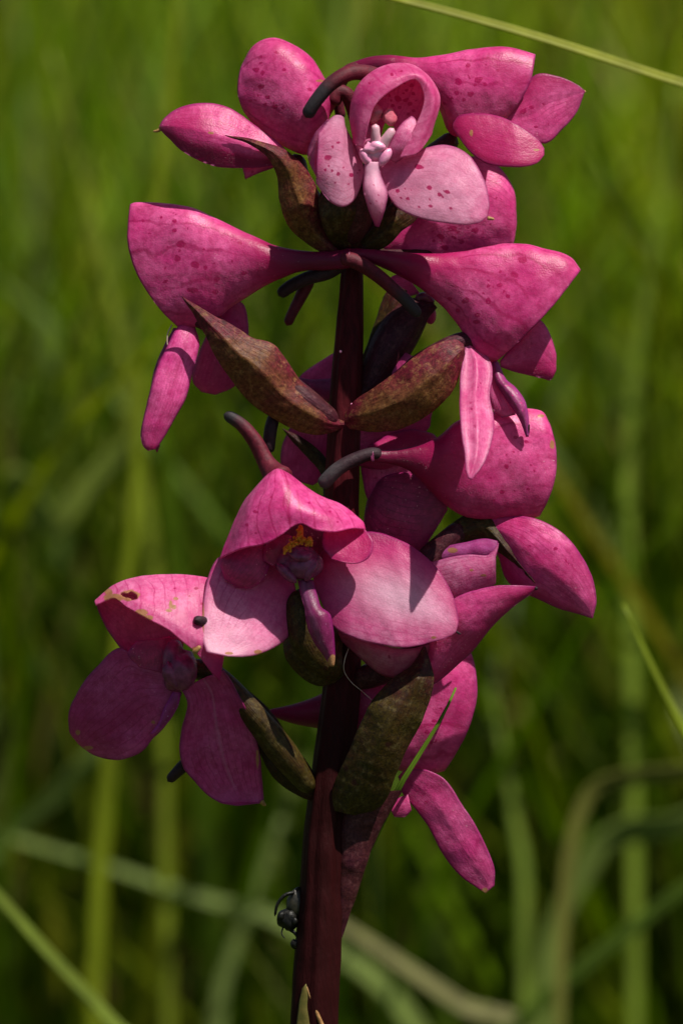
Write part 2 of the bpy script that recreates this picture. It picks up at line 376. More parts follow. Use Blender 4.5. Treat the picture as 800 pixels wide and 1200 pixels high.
# ---- F1, top left, seen from behind
f1 = flower([(398, 285, 12), (372, 250, 14), (352, 215, 12), (345, 180, 8)], [10, 15, 14, 11], label='uppermost flower on the left, seen from its back')
pod('hood', [(400, 112), (383, 97), (366, 70), (345, 53), (320, 45), (298, 54), (283, 76)], [(394, 124), (386, 138), (381, 160), (362, 181), (334, 172), (305, 154), (287, 132)],
    [8, 12, 14, 14, 12], f1, bd=[.8, .7, .6, .5, .45], rim=(-7, 0), deep=lambda u, v: np.clip(1 - v / .3, 0, 1) * .7,
    spots=[(324, 62, 3, 1.6), (306, 67, 3.4), (306, 74, 2.6), (300, 82, 3.8, 1.5), (308, 86, 3.8), (333, 82, 3), (306, 101, 4.4), (303, 112, 2.4), (314, 114, 3.8), (311, 122, 2.8), (323, 125, 4), (332, 126, 3), (362, 105, 3, 1.5), (298, 105, 2), (294, 118, 2.6)], scars=[(374, 95, 6, 1.6)])
petal('lateral_sepal', [(334, 176), (322, 164), (292, 142), (268, 126), (240, 121), (212, 126), (194, 138), (187, 149)], [(334, 186), (317, 194), (285, 196.5), (250, 194), (215, 178), (200, 164), (192, 156), (187, 149)],
      [30, 36, 40, 40, 34], f1, bulge=10, tilt=-6, fold=-6, deep=lambda u, v: np.clip((u - .62) * 4, 0, .8), spots=[(244, 172, 2.4), (236, 186, 3, 2)], scars=[(186, 150, 3, 3), (247, 156, 4, 1.5)])
tube('sepal_tip', [(189, 151, 34), (184, 153.5, 34), (179, 154, 33)], [2.6, 1.8, 1], f1, TAN)
petal('lip', [(322, 188), (304, 190), (284, 196)], [(322, 196), (304, 203), (287, 210)], [14, 14, 12], f1, PINK, bulge=3, spots=[(296, 201, 2)])
tube('spur', [(386, 122, 14), (396, 108, 16), (407, 112, 14), (414, 130, 8), (418, 150, 0), (420, 168, -6)], [13, 9, 8.4, 8, 7, 6], f1, SPUR)

# ---- F2, top right
f2 = flower([(418, 285, -6), (450, 240, -14), (496, 190, -10), (535, 160, -2)], [9, 13, 12, 11], label='uppermost flower on the right, in profile')
pod('hood', [(408, 76), (430, 68), (457, 66), (488, 68), (520, 65), (551, 58), (592, 56), (627, 64)], [(408, 88), (432, 84), (456, 88), (486, 100), (511, 122), (529, 158), (556, 156), (592, 138)],
    [-8, -6, -2, 0, 4, 4], f2, bd=[.9, .8, .7, .5, .45], rim=(6, 6), deep=lambda u, v: np.clip(1 - (v - .18) / .3, 0, 1) * .95,
    spots=[(548, 77, 4), (572, 68, 2.6), (583, 83, 3), (537, 96, 6, 1), (560, 94, 5), (556, 100, 3), (568, 99, 3.2), (535, 109, 4.4, 1), (551, 110, 4.4), (543, 117, 3), (521, 121, 3), (548, 88, 2), (563, 92, 3)])
petal('lateral_sepal', [(583, 142), (606, 112), (627, 88), (654, 90), (676, 100), (685, 107)], [(590, 150), (612, 158), (638, 168), (656, 154), (674, 133), (685, 107)], [-18, -24, -30, -30], f2, bulge=6, fold=4,
      spots=[(622, 126, 3.4), (612, 131, 4, 1.6), (636, 122, 2.4), (627, 149, 3), (642, 146, 2), (630, 104, 2)], deep=lambda u, v: np.clip((.35 - u) * 1.6, 0, .5))
petal('lateral_sepal', [(530, 146), (537, 137), (551, 133.5), (578, 135), (606, 146), (628, 161), (637, 174)], [(530, 150), (538, 163), (548, 176), (569, 191), (600, 196), (628, 192), (637, 182)], [24, 34, 42, 46, 42], f2, bulge=2, tilt=-10, roll=0, fold=-1,
      scars=[(552, 156, 2, 4), (628, 176, 4, 1.5)], deep=lambda u, v: np.clip(.55 - .5 * v + np.clip((u - .8) * 3, 0, .5), 0, 1), tint=(.97, .86, .9))
tube('spur', [(424, 78, -6), (408, 84, -6), (398, 98, -8), (396, 118, -12), (400, 140, -14)], [8, 8, 7.4, 6.4, 6], f2, SPUR)
tube('sepal_tip', [(683, 106, -30), (686, 108, -30)], [1.8, 1.2], f2, TAN)

# ---- F3, top centre, facing the eye
f3 = flower([(408, 288, 14), (414, 262, 26), (424, 232, 36), (432, 190, 38)], [12, 20, 19, 13], label='uppermost flower in the middle, facing the viewer')
hood3 = loft('hood', [
    [(440, 176, 56), (446, 160, 52), (450, 146, 50), (455, 140, 48), (460, 146, 50), (464, 160, 52), (464, 176, 56)],
    [(426, 180, 50), (426, 144, 44), (434, 112, 40), (455, 98, 38), (478, 104, 40), (492, 130, 44), (484, 176, 52)],
    [(420, 174, 56), (413, 138, 50), (424, 100, 44), (452, 80, 40), (484, 80, 42), (508, 110, 46), (500, 160, 58)],
    [(414, 166, 70), (410.5, 132, 72), (420, 100, 68), (450, 78.5, 62), (486, 78, 62), (514, 112, 66), (505, 158, 76)],
    [(417, 170, 86), (420, 138, 90), (432, 110, 92), (456, 94, 90), (489, 88, 84), (508, 118, 86), (488, 180, 92)],
    [(426, 174, 88), (432, 144, 95), (441, 121, 96), (464, 103, 93), (487, 94, 84), (496, 122, 84), (468, 185, 88)]],
    f3, 110, 62, PALE, spots=[(x, y, r) for x, y, r in [(466, 116, 5), (476, 106, 3), (482, 100, 3.4), (484, 110, 3), (474, 118, 3), (468, 126, 3.4), (480, 122, 3.4), (484, 130, 3), (478, 134, 3), (460, 124, 3), (456, 112, 2.5), (474, 98, 2), (487, 118, 2), (472, 110, 2.4), (462, 106, 2), (458, 118, 2)]] + [(459, 88, 3), (433, 98, 2.4), (470, 84, 2)],
    deep=lambda u, v: .2 * np.clip(1 - v * 2.2, 0, 1) + .35 * np.clip(1 - abs(v - .8) / .12, 0, 1), tint=(.97, .82, .9), wav=.8)
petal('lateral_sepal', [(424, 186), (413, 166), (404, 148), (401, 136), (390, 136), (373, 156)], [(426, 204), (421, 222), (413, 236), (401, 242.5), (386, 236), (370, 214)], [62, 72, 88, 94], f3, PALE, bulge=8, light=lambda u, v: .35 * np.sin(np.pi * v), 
      spots=[(384, 185, 5), (381, 199, 3, .8), (389, 200, 3.2, .8), (396, 204, 4, .8), (411, 205, 3.5), (396, 167, 2.6), (392, 214, 2), (408, 216, 2)], tilt=0)
petal('lateral_sepal_edge', [(382, 143), (376, 168), (374, 196), (379, 222)], [(384, 140), (368, 158), (361, 183), (370, 204)], [92, 88, 84, 84], f3, PALE, bulge=3, scars=[(362, 186, 3, 4)], tint=(1, .9, .95))
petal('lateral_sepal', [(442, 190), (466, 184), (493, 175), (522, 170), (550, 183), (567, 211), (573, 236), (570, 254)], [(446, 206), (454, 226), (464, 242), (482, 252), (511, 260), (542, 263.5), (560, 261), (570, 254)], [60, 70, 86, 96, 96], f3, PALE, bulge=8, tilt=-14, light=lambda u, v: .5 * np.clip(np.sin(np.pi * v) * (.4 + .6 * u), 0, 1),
      spots=[(491, 196, 4.4, 1.9), (466, 224, 3.2), (478, 233, 3.2), (503, 220, 4.2), (515, 228, 3.6), (523, 225, 3.6, 1.7), (504, 242, 3), (491, 242, 2), (528, 244, 2.4), (470, 232, 2)])
tube('sepal_tip', [(570, 255, 94), (575, 256, 94), (579, 257, 94)], [2.8, 2, 1.2], f3, TAN)
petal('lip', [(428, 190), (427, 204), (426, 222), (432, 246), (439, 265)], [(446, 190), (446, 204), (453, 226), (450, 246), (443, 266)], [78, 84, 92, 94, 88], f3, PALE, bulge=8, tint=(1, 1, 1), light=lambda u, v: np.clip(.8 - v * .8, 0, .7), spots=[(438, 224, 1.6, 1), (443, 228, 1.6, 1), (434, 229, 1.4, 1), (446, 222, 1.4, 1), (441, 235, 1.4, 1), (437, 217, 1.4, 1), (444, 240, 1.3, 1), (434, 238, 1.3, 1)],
      deep=lambda u, v: np.clip((v - .75) * 2, 0, .5))
blob('rostellum', (438, 172, 84), (13, 8, 8), f3, COLUMN_PALE, .35)
blob('column', (439, 180, 70), (15, 13, 16), f3, COLUMN_PALE, .12)
blob('column_lobe', (428, 184, 82), (6, 11, 7), f3, COLUMN_PALE, .1, -.5)
blob('column_lobe', (451, 184, 82), (6, 12, 7), f3, COLUMN_PALE, .1, .6)
blob('anther', (438, 131, 76), (10, 11.5, 9), f3, ANTHER, .22)
blob('anther', (456, 137, 74), (9, 10.5, 8), f3, ANTHER, .22)
tube('staminode', [(441, 174, 80), (440, 158, 86), (440, 145, 88)], [8, 5.8, 4.6], f3, WHITE)
tube('staminode', [(446, 174, 80), (454, 160, 86), (461, 150, 86)], [8, 5.8, 4.6], f3, WHITE)
petal('petal', [(448, 184), (457, 166), (470, 146), (482, 136)], [(464, 191), (478, 180), (489, 162), (492, 142)], [76, 82, 82, 72], f3, PALE, bulge=4)
petal('petal', [(421, 184), (414, 168), (415, 150), (423, 134)], [(440, 182), (436, 166), (434, 150), (429, 134)], [72, 72, 70, 66], f3, PALE, bulge=4)
tube('spur', [(446, 92, 36), (430, 86, 46), (410, 86, 56), (388, 98, 62), (370, 118, 62), (358, 138, 58)], [11, 9.6, 9.2, 8.6, 8, 7.6], f3, SPUR, tip=.55)

# ---- F4, behind on the right, mostly hidden
f4 = flower([(424, 300, -16), (470, 300, -34), (520, 290, -46)], [8, 9, 9], label='flower turned away behind the upper right side')
petal('hood', [(436, 283), (452, 268), (480, 240), (510, 205), (535, 187), (558, 184), (584, 196), (600, 220), (604, 250)], [(440, 288), (458, 294), (490, 299), (520, 300), (550, 298), (575, 296), (590, 293), (600, 287), (604, 262)], [-26, -34, -40, -44, -50], f4, bulge=16,
      spots=[(530, 268, 5, 1.5), (516, 277, 4.4, 1.4), (508, 282, 3), (536, 272, 3), (521, 290, 5), (556, 270, 4.6, 1.5), (581, 232, 2.6), (541, 283, 4), (574, 262, 2), (532, 278, 3)], deep=lambda u, v: np.clip(1 - v / .35, 0, 1) * .7)

# ---- F5, left, in profile; its neck crosses the stem
f5 = flower([(396, 496, 18), (340, 460, 24), (290, 410, 24), (250, 380, 18), (226, 376, 14)], [10, 19, 17, 12, 9], label='left flower with its spotted hood in profile')
pod('hood', [(410, 292), (385, 295), (355, 294.5), (325, 289), (299, 278), (272, 266), (250, 255), (224, 244), (194, 239), (160, 238), (153, 240)], [(410, 314), (385, 316), (355, 317), (325, 327), (299, 341), (272, 359), (257, 371), (242, 379), (230, 383), (216, 383), (209, 383)],
    [36, 32, 26, 20, 16, 12, 10], f5, bd=[.95, .9, .8, .55, .38, .22], rim=(-23, 3), deep=lambda u, v: np.clip(1 - (v - .22) / .38, 0, 1) * (.9 + .1 * np.sin(u * 6)),
    spots=[(212, 286, 6, 1.6), (205, 259, 3.4), (205, 270, 3.6), (208, 304, 5), (229, 310, 6), (241, 313, 4, .8), (254, 327, 4.6), (252, 342, 4.4, 1.4), (226, 340, 5, 1.8), (281, 285, 3.4), (286, 320, 4), (168, 259, 3), (176, 274, 2.4), (190, 255, 2.4), (220, 268, 2), (239, 292, 2.4), (194, 330, 3, 2), (176, 300, 2.4), (272, 306, 2), (197, 290, 2), (180, 322, 2)])
petal('lateral_sepal', [(222, 378), (209, 382), (197, 404), (182, 438), (171, 482), (166, 507), (168, 522), (174, 528)], [(226, 378), (233, 398), (232, 415), (226, 436), (217, 468), (201, 497), (188, 518), (182, 526)], [10, 24, 36, 42, 40], f5, PINK, bulge=7, tilt=3, roll=1, deep=lambda u, v: np.clip((v - .9) * 8, 0, .7) + .25 * np.clip((.1 - abs(u - .55)) * 8, 0, 1), tint=(1.0, 1.05, 1.05), spots=[(214, 420, 2, .6)])
tube('sepal_tip', [(186, 520, 30), (184.5, 525, 30), (184, 530, 29)], [3, 2, 1], f5, DEEP)
petal('lateral_sepal', [(276, 352), (262, 362), (242, 392), (229, 425), (226, 447), (236, 459)], [(278, 351), (287, 360), (291, 385), (290, 420), (278, 450), (252, 462)], [-6, -14, -20, -20], f5, bulge=10, deep=lambda u, v: np.full_like(u, .3), spots=[(278, 376, 2.6), (268, 380, 2.4), (283, 384, 2.2)])
petal('petal', [(204, 384), (186, 420), (176, 460), (173, 478)], [(210, 384), (196, 424), (186, 460), (178, 480)], [2, 4, 6], f5, DEEP, bulge=3)
tube('spur', [(396, 303, 38), (415, 306, 40), (440, 321, 38), (462, 340, 34), (480, 357, 28), (491, 371, 22)], [9.5, 9, 8.2, 7.6, 7.2, 6.2], f5, SPUR, tip=.62)

# ---- F6, right, in profile
f6 = flower([(410, 494, 16), (452, 470, 22), (500, 425, 24), (540, 400, 16), (566, 402, 12)], [10, 18, 17, 12, 9], label='right flower with its spotted hood in profile')
pod('hood', [(404, 291), (424, 292), (458, 294.5), (498, 298), (542, 295), (570, 289), (606, 286), (640, 292), (668, 302), (679, 317)], [(404, 306), (424, 304), (450, 314), (480, 329), (506, 348), (530, 372), (546, 394), (558, 416), (568, 423), (580, 424)],
    [26, 22, 16, 14, 14, 12], f6, bd=[.95, .8, .55, .42, .4], rim=(7, 0), deep=lambda u, v: np.clip(1 - (v - .2) / .42, 0, 1) * .9,
    spots=[(545, 352, 5, 1.5), (572, 353, 6, .8), (612, 305, 5, 1.7), (602, 322, 5, 1.5), (585, 334, 4), (572, 335, 3), (590, 342, 3), (595, 347, 4), (559, 369, 4), (558, 377, 4, 1.5), (527, 350, 3.4), (536, 364, 3.6), (592, 322, 2), (566, 344, 2), (617, 339, 2), (586, 318, 2)])
petal('lateral_sepal', [(546, 404), (541, 425), (538, 462), (539, 494), (544, 530), (546, 550), (549, 561)], [(556, 406), (572, 420), (576, 440), (574, 462), (579, 494), (575, 520), (565, 546), (552, 563)], [22, 48, 84, 116, 138], f6, PALE, bulge=-8, fold=-16, tilt=8, spots=[(560, 454, 2.6, .6), (551, 472, 3.6, .5), (553, 480, 3, .6), (557, 500, 2.6, .7), (551, 462, 2, .6)], tint=(1, .95, .98))
petal('petal', [(572, 424), (571, 450), (577, 480), (588, 489)], [(578, 424), (590, 450), (602, 472), (603, 486)], [10, 18, 26, 28], f6, PALE, bulge=4, tint=(.9, .8, .9))
petal('lip', [(576, 422), (577, 440), (587, 460), (601, 480), (610, 496), (616, 512)], [(583, 424), (592, 444), (604, 455), (614, 470), (618, 488), (618, 512)], [14, 24, 34, 38, 36], f6, DEEP, bulge=8, spots=[(597, 458, 1.6, 1), (604, 464, 1.6, 1), (610, 473, 1.6, 1), (612, 482, 1.6, 1), (594, 452, 1.4, 1), (607, 470, 1.4, 1), (600, 464, 1.4, 1)], tint=(1.25, 2.2, 1.7))
tube('lip_tip', [(616, 496, 36), (617, 505, 36), (617.5, 512, 35)], [4.2, 3, 1.2], f6, SPUR_DARK)
petal('lateral_sepal', [(585, 424), (604, 402), (626, 374), (640, 384), (650, 412), (650, 426)], [(586, 430), (600, 435), (616, 439), (634, 443), (644, 445), (650, 434)], [-6, -12, -20, -24], f6, bulge=8, fold=3, deep=lambda u, v: np.clip((u - .7) * 2.5, 0, .6), spots=[(622, 402, 2)])
tube('spur', [(420, 300, 24), (405, 306, 22), (385, 318, 22), (360, 326, 16), (340, 336, 8), (326, 347, 2)], [9, 9, 9, 8, 7.6, 6.8], f6, SPUR_DARK)

# ---- F7, behind between the two, pointing away
f7 = flower([(424, 470, -12), (444, 430, -20), (470, 385, -26), (494, 352, -30)], [14, 22, 25, 17], label='flower behind the stem, seen only in parts')
petal('lateral_sepal', [(392, 476), (370, 464), (351, 446), (360, 434), (376, 424)], [(430, 440), (420, 425), (406, 416), (395, 414), (388, 416)], [-40, -46, -52], f7, bulge=6)
pod('hood', [(402, 442), (386, 444), (366, 445), (348, 442)], [(402, 470), (386, 472), (368, 464), (350, 450)], [-28, -30, -34], f7, DEEP, bd=.7)
petal('petal', [(446, 466), (452, 440), (470, 412), (474, 412)], [(458, 462), (478, 445), (486, 420), (476, 416)], [-6, -10, -14], f7, bulge=4, tint=(.8, .7, .8))
blob('bud', (504, 369, -38), (7, 11, 8), f7, PINK, .05)
petal('lateral_sepal', [(452, 330), (462, 322), (476, 322)], [(454, 352), (470, 350), (492, 344)], [-40, -42, -44], f7, bulge=3)
tube('spur', [(364, 324, -8), (354, 344, -10), (344, 364, -12), (336, 382, -13)], [8, 7.4, 6.4, 5.6], f7, SPUR)
tube('stigma', [(486, 352, -24), (498, 348, -22), (508, 356, -24)], [5, 6, 4], f7, COLUMN)

# ---- F8, right, middle: big hood, spur over the stem
f8 = flower([(426, 760, 6), (460, 710, 8), (500, 660, 4), (545, 615, 0)], [12, 18, 17, 12], label='flower on the right at mid height, its grey-tipped spur crossing the stem')
pod('hood', [(430, 528), (460, 527.5), (488, 523), (512, 513), (532, 496), (552, 488), (580, 483), (608, 479), (634, 482), (644, 496)], [(430, 540), (458, 543), (480, 552), (502, 572), (522, 592), (542, 604), (562, 608), (592, 608), (618, 608), (632, 604)],
    [30, 24, 16, 8, 4, 2], f8, bd=[1, .8, .55, .45, .42], rim=(13, 2), deep=lambda u, v: np.clip(1 - (v - .22) / .5, 0, 1) * .9,
    spots=[(604, 513, 3.4), (616, 518, 3.4), (593, 547, 4), (588, 576, 4, 1.5), (618, 573, 3), (601, 530, 2.4), (622, 545, 2), (574, 560, 2)], scars=[(633, 488, 4, 2), (646, 521, 3, 5)])
tube('spur', [(448, 533, 30), (434, 532, 34), (416, 538, 38), (398, 548, 40), (384, 561, 38), (375, 571, 35)], [7.8, 7.6, 8, 8.4, 8.6, 8.4], f8, SPUR_DARK, tip=.58)
blob('spur_ring', (436, 533, 33), (3, 8.6, 8.2), f8, COLUMN, .3)
petal('lateral_sepal', [(558, 607), (584, 606), (614, 605), (638, 612), (660, 627), (680, 651), (693, 676), (698, 700), (694, 724)], [(560, 612), (572, 630), (584, 652), (592, 676), (604, 690), (628, 701), (656, 713), (678, 719), (694, 724)], [4, 10, 16, 20, 18, 14], f8, bulge=12, tilt=6, fold=-4,
      deep=lambda u, v: np.clip((u - .78) * 3.5, 0, .5), spots=[(650, 643, 3, 1.6), (620, 640, 2), (665, 660, 2)])
petal('lateral_sepal', [(524, 588), (510, 572), (496, 562), (484, 556), (470, 554), (452, 558), (442, 566)], [(524, 598), (508, 624), (488, 650), (462, 654), (438, 646), (427, 620), (430, 588)], [-14, -20, -26, -28], f8, DEEP, bulge=8, tint=(1.35, 1.2, 1.15))
# hidden inner part of F8, over it F10

# ---- rear flower at mid height (pink pieces either side of the stem)
f9b = flower([(398, 620, -16), (394, 580, -26), (400, 540, -34)], [10, 14, 12], label='flower hidden behind the stem at mid height')
petal('lateral_sepal', [(346, 490), (332, 520), (330, 545), (340, 562)], [(398, 495), (392, 530), (384, 556), (366, 568)], [-40, -48, -52], f9b, bulge=6, tint=(.86, .75, .85))
petal('lateral_sepal', [(404, 500), (440, 478), (480, 470), (506, 482)], [(404, 536), (440, 534), (478, 530), (504, 500)], [-42, -50, -56], f9b, bulge=6, tint=(.86, .75, .85))
petal('hood', [(420, 532), (448, 513), (478, 504), (505, 508), (512, 514)], [(420, 546), (450, 552), (480, 546), (506, 530), (513, 518)], [-30, -36, -38], f9b, bulge=10, deep=lambda u, v: np.full_like(u, .35))
petal('petal', [(420, 530), (424, 560), (432, 588), (446, 600)], [(480, 530), (484, 556), (476, 580), (452, 600)], [-34, -38, -40], f9b, bulge=4, spots=[(440, 560, 3), (456, 570, 3)])

# ---- F9, centre, facing the eye
f9 = flower([(398, 790, 22), (372, 770, 40), (356, 735, 50), (350, 690, 52)], [14, 24, 20, 14], mat=BRACT_DARK, label='largest central flower with orange pollen, facing the viewer')
loft('hood', [
    [(322, 548, 44), (324, 548, 40), (327, 548, 38), (330, 549, 40), (334, 552, 44)],
    [(301, 570, 62), (312, 560, 76), (327, 553, 82), (346, 562, 74), (368, 578, 58)],
    [(284, 592, 66), (302, 580, 94), (332, 572, 104), (368, 586, 90), (400, 592, 60)],
    [(266, 632, 72), (294, 610, 106), (338, 596, 117), (384, 604, 106), (424, 611, 72)],
    [(258, 655, 78), (284, 643, 108), (312, 637, 116), (330, 627, 118), (343, 617, 117), (354, 614, 118), (370, 621, 118), (392, 623, 112), (412, 619, 96), (428, 620, 80)]],
    f9, 110, 70, PINK, deep=lambda u, v: np.clip(1 - v / .22, 0, 1) * .8 + .5 * np.exp(-((u - .53 + .05 * v) / .012) ** 2) * (v > .2) * (v < .97),
    spots=[(300, 600, 2.6, 2), (290, 615, 2.6), (386, 600, 2), (318, 583, 2), (362, 590, 2), (330, 606, 1.6), (300, 625, 2), (395, 612, 2)], tint=(1, 1.05, 1.05), wav=1)
petal('hood_lobe', [(378, 622), (378, 640), (388, 655)], [(427, 618), (436, 632), (437, 642), (432, 654), (420, 660), (404, 659)], [74, 86, 92, 92], f9, PINK, bulge=-3, deep=lambda u, v: np.full_like(u, .3))
petal('petal', [(304, 628), (280, 632), (262, 645), (259, 662), (264, 678)], [(318, 640), (316, 662), (309, 678), (295, 688), (278, 688)], [60, 66, 72, 70], f9, DEEP, bulge=8, tint=(1.7, 1.5, 1.5))
petal('petal', [(322, 622), (312, 640), (306, 655)], [(342, 628), (336, 648), (322, 664)], [68, 72, 70], f9, DEEP, bulge=6, tint=(1.7, 1.5, 1.5))
petal('hood_inner_wall', [(320, 610), (300, 640), (300, 670)], [(380, 612), (400, 640), (396, 670)], [48, 42, 44], f9, DEEP, bulge=-16, tint=(1.2, 1.2, 1.2))
petal('lateral_sepal', [(330, 648), (300, 646), (266, 650), (254, 656), (243, 681), (237, 715), (236, 745), (242, 764)], [(340, 668), (346, 690), (348, 715), (346, 732), (336, 748), (318, 761), (296, 769), (266, 768.5)], [46, 52, 64, 88, 110], f9, PALE, bulge=3, tilt=4, roll=6, deep=lambda u, v: np.clip(.75 - v * 1.3, 0, .5), light=lambda u, v: .8 * np.clip((v - .5) * 1.6, 0, 1), scars=[(238, 724, 1.6, 22), (268, 766, 5, 1.8), (302, 764, 5, 2.4)], wav=1.5)  # deep: shadow on the upper part painted into the petal colour
petal('lateral_sepal', [(366, 660), (392, 634), (430, 623), (458, 629), (486, 643), (510, 664), (528, 694), (537, 724), (534, 741)], [(368, 688), (380, 712), (390, 733), (411, 747), (441, 755), (475, 758.5), (509, 752), (526, 746), (534, 741)], [46, 52, 60, 68, 72, 72], f9, PALE, bulge=8, tilt=-16, deep=lambda u, v: np.clip(.62 - v * 1.3, 0, .5) + np.clip((v - .97) * 20, 0, .4) + 1.8 * np.clip(.34 - u, 0, .3), light=lambda u, v: .75 * np.exp(-((v - .55) / .25) ** 2 - ((u - .55 + .1 * v) / .22) ** 2) + .35 * np.clip(v - .6, 0, 1), scars=[(508, 747, 3, 1.6)], wav=1.5)  # deep base paints shade into the colour; the upper rim itself is purple
tube('sepal_tip', [(534, 740, 71), (537, 742, 71), (540, 743, 70)], [1.8, 1.4, .8], f9, SPUR_DARK)
petal('lip', [(349, 680), (353, 698), (357, 713), (358, 724), (362, 738), (371, 756), (380, 768), (386, 780)], [(366, 680), (371, 698), (376, 712), (386, 720), (389, 732), (391, 752), (392, 768), (391, 781)], [78, 84, 90, 92, 92, 88, 84], f9, DEEP, bulge=9, tint=(.8, .6, .95), light=lambda u, v: .06 * np.clip(1 - np.abs(v - .18) * 6, 0, 1) + .1 * np.clip(1 - np.abs(u - .3) * 6, 0, 1), wav=1.6, scars=[(389, 776, 5, 9)])
blob('column', (351, 660, 74), (25, 21, 16), f9, COLUMN, .2)
blob('column_lobe', (336, 672, 84), (6, 16, 7), f9, COLUMN, .15, -.75)
blob('column_lobe', (364, 668, 84), (6, 15, 7), f9, COLUMN, .15, .45)
blob('column_cleft', (350, 652, 86), (13, 9, 8), f9, COLUMN, .3)
tube('anther', [(352, 615, 88), (352, 624, 92), (350, 634, 94)], [3, 3.4, 5], f9, POLLEN, wav=.8)
def grains(name, cs, parent, mat):
    import bmesh
    bm = bmesh.new()
    for c in cs:
        bmesh.ops.create_icosphere(bm, subdivisions=1, radius=c[3] * U, matrix=Matrix.Translation(P(c[:3]).tolist()))
    me = bpy.data.meshes.new(name); bm.to_mesh(me); bm.free(); me.materials.append(mat)
    me.polygons.foreach_set('use_smooth', np.ones(len(me.polygons), bool))
    return link(bpy.data.objects.new(name, me), parent)
gr = np.random.default_rng(4)
for (x0, y0, x1, y1, w0, n) in ((350, 634, 333, 643, 4.6, 70), (351, 634, 365, 634, 4.4, 55), (350, 622, 351, 634, 2.4, 30)):
    cs = []
    for k in range(n):
        t = gr.uniform(); a, b = gr.normal(0, w0 * .5, 2); cs.append((x0 + (x1 - x0) * t + a * .7, y0 + (y1 - y0) * t + b, 96 + gr.normal(0, 2), gr.uniform(1.3, 2.3)))
    grains('pollinium', cs, f9, POLLEN)
tube('spur', [(334, 566, 66), (322, 556, 54), (311, 540, 46), (299, 518, 42), (285, 500, 40), (272, 490, 38), (262, 485.5, 36)], [19, 15, 10.5, 9.4, 8.4, 7.6, 6.8], f9, SPUR, tip=.76)

# ---- F10, right of the centre flower, half hidden behind it
f10 = flower([(412, 800, 4), (450, 785, 16), (486, 765, 26), (510, 738, 30)], [12, 16, 14, 12], label='flower behind the right sepal of the central flower')
petal('hood', [(502, 650), (520, 641), (546, 635), (566, 631), (584, 634)], [(508, 658), (528, 655), (552, 652), (570, 653), (582, 650)], [10, 16, 20, 20], f10, PALE, bulge=3, tint=(.72, .5, .85), scars=[(530, 645, 6, 3)])
petal('petal', [(506, 658), (528, 653), (550, 650), (570, 651), (581, 648)], [(512, 715), (536, 710), (556, 698), (572, 690), (580, 684)], [28, 34, 36, 34], f10, PALE, bulge=8, tilt=8, scars=[(552, 668, 3, 1.5), (566, 674, 4, 1.5)])
petal('petal_edge', [(570, 652), (577, 646), (584, 636)], [(574, 660), (579, 656), (583, 640)], [36, 36, 34], f10, PALE, bulge=2)
petal('lateral_sepal', [(500, 760), (514, 722), (532, 702), (556, 692), (580, 687), (606, 686), (628, 687)], [(500, 798), (508, 801), (528, 786), (552, 764), (580, 730), (606, 707), (628, 691)], [30, 40, 48, 50, 46], f10, PINK, bulge=10, tilt=10, deep=lambda u, v: np.clip((u - .6) * 1.6, 0, .5) + np.clip((v - .8) * 3, 0, .6))
tube('sepal_tip', [(626, 689, 46), (630, 690, 46)], [3, 1.6], f10, SPUR_DARK)
petal('lateral_sepal', [(392, 738), (420, 748), (450, 757), (480, 760), (510, 752)], [(400, 752), (424, 774), (446, 790), (466, 793), (490, 776), (510, 757)], [34, 42, 46, 44, 36], f10, PALE, bulge=8, tilt=6, tint=(.62, .62, .5), spots=[(456, 770, 3)])

# ---- F11, lower left, wilting and scarred
f11 = flower([(366, 928, 18), (330, 880, 30), (290, 830, 40), (250, 790, 44), (216, 782, 40)], [10, 17, 15, 13, 12], mat=BRACT_DARK, label='lowest flower on the left, bleached and scarred, hanging in shade')
loft('hood', [
    [(262, 700, 30), (230, 682, 30), (190, 676, 30), (150, 680, 34), (114, 702, 44)],
    [(262, 684, 52), (236, 677, 50), (182, 674, 48), (138, 684, 48), (112, 704, 50)],
    [(262, 722, 74), (236, 704, 76), (192, 690, 76), (150, 688, 68), (112, 706, 56)],
    [(262, 770, 96), (236, 752, 102), (200, 725, 104), (150, 698, 88), (113, 708, 62)],
    [(258, 798, 90), (246, 786, 96), (232, 768, 102), (214, 752, 108), (198, 738, 110), (170, 724, 106), (150, 712, 96), (134, 701, 82), (114, 709, 62)]],
    f11, 100, 64, PALE, tint=(.98, .82, .92), scars=[(152, 698, 11.5, 6.5), (134, 701, 12, 5), (128, 694, 5, 4), (166, 718, 8, 4), (174, 724, 6, 3), (198, 716, 4, 2), (204, 712, 3, 3), (206, 702, 3, 2), (228, 762, 4, 4), (200, 709, 2, 5)], holes=[(150, 698, 6.5, 3), (157, 699.5, 4.6, 4.2), (145, 696.5, 3.6, 1.8), (154, 695.5, 3, 2.4)], spots=[(230, 690, 2.6, 1.6), (222, 699, 2), (236, 708, 2), (205, 690, 2)], deep=lambda u, v: np.clip((.3 - u) * 2, 0, .6))
petal('hood_inner_wall', [(113, 706), (117, 718), (126, 738), (142, 760), (168, 780), (190, 790)], [(118, 702), (142, 688), (172, 686), (198, 702), (212, 735), (214, 764), (204, 790)], [54, 48, 44, 42, 42], f11, PINK, bulge=-8, tint=(.75, .62, .62))
petal('petal', [(160, 752), (150, 766), (164, 782)], [(200, 745), (206, 768), (196, 790)], [50, 52, 52], f11, DEEP, bulge=4, tint=(1.5, 1.4, 1.3))
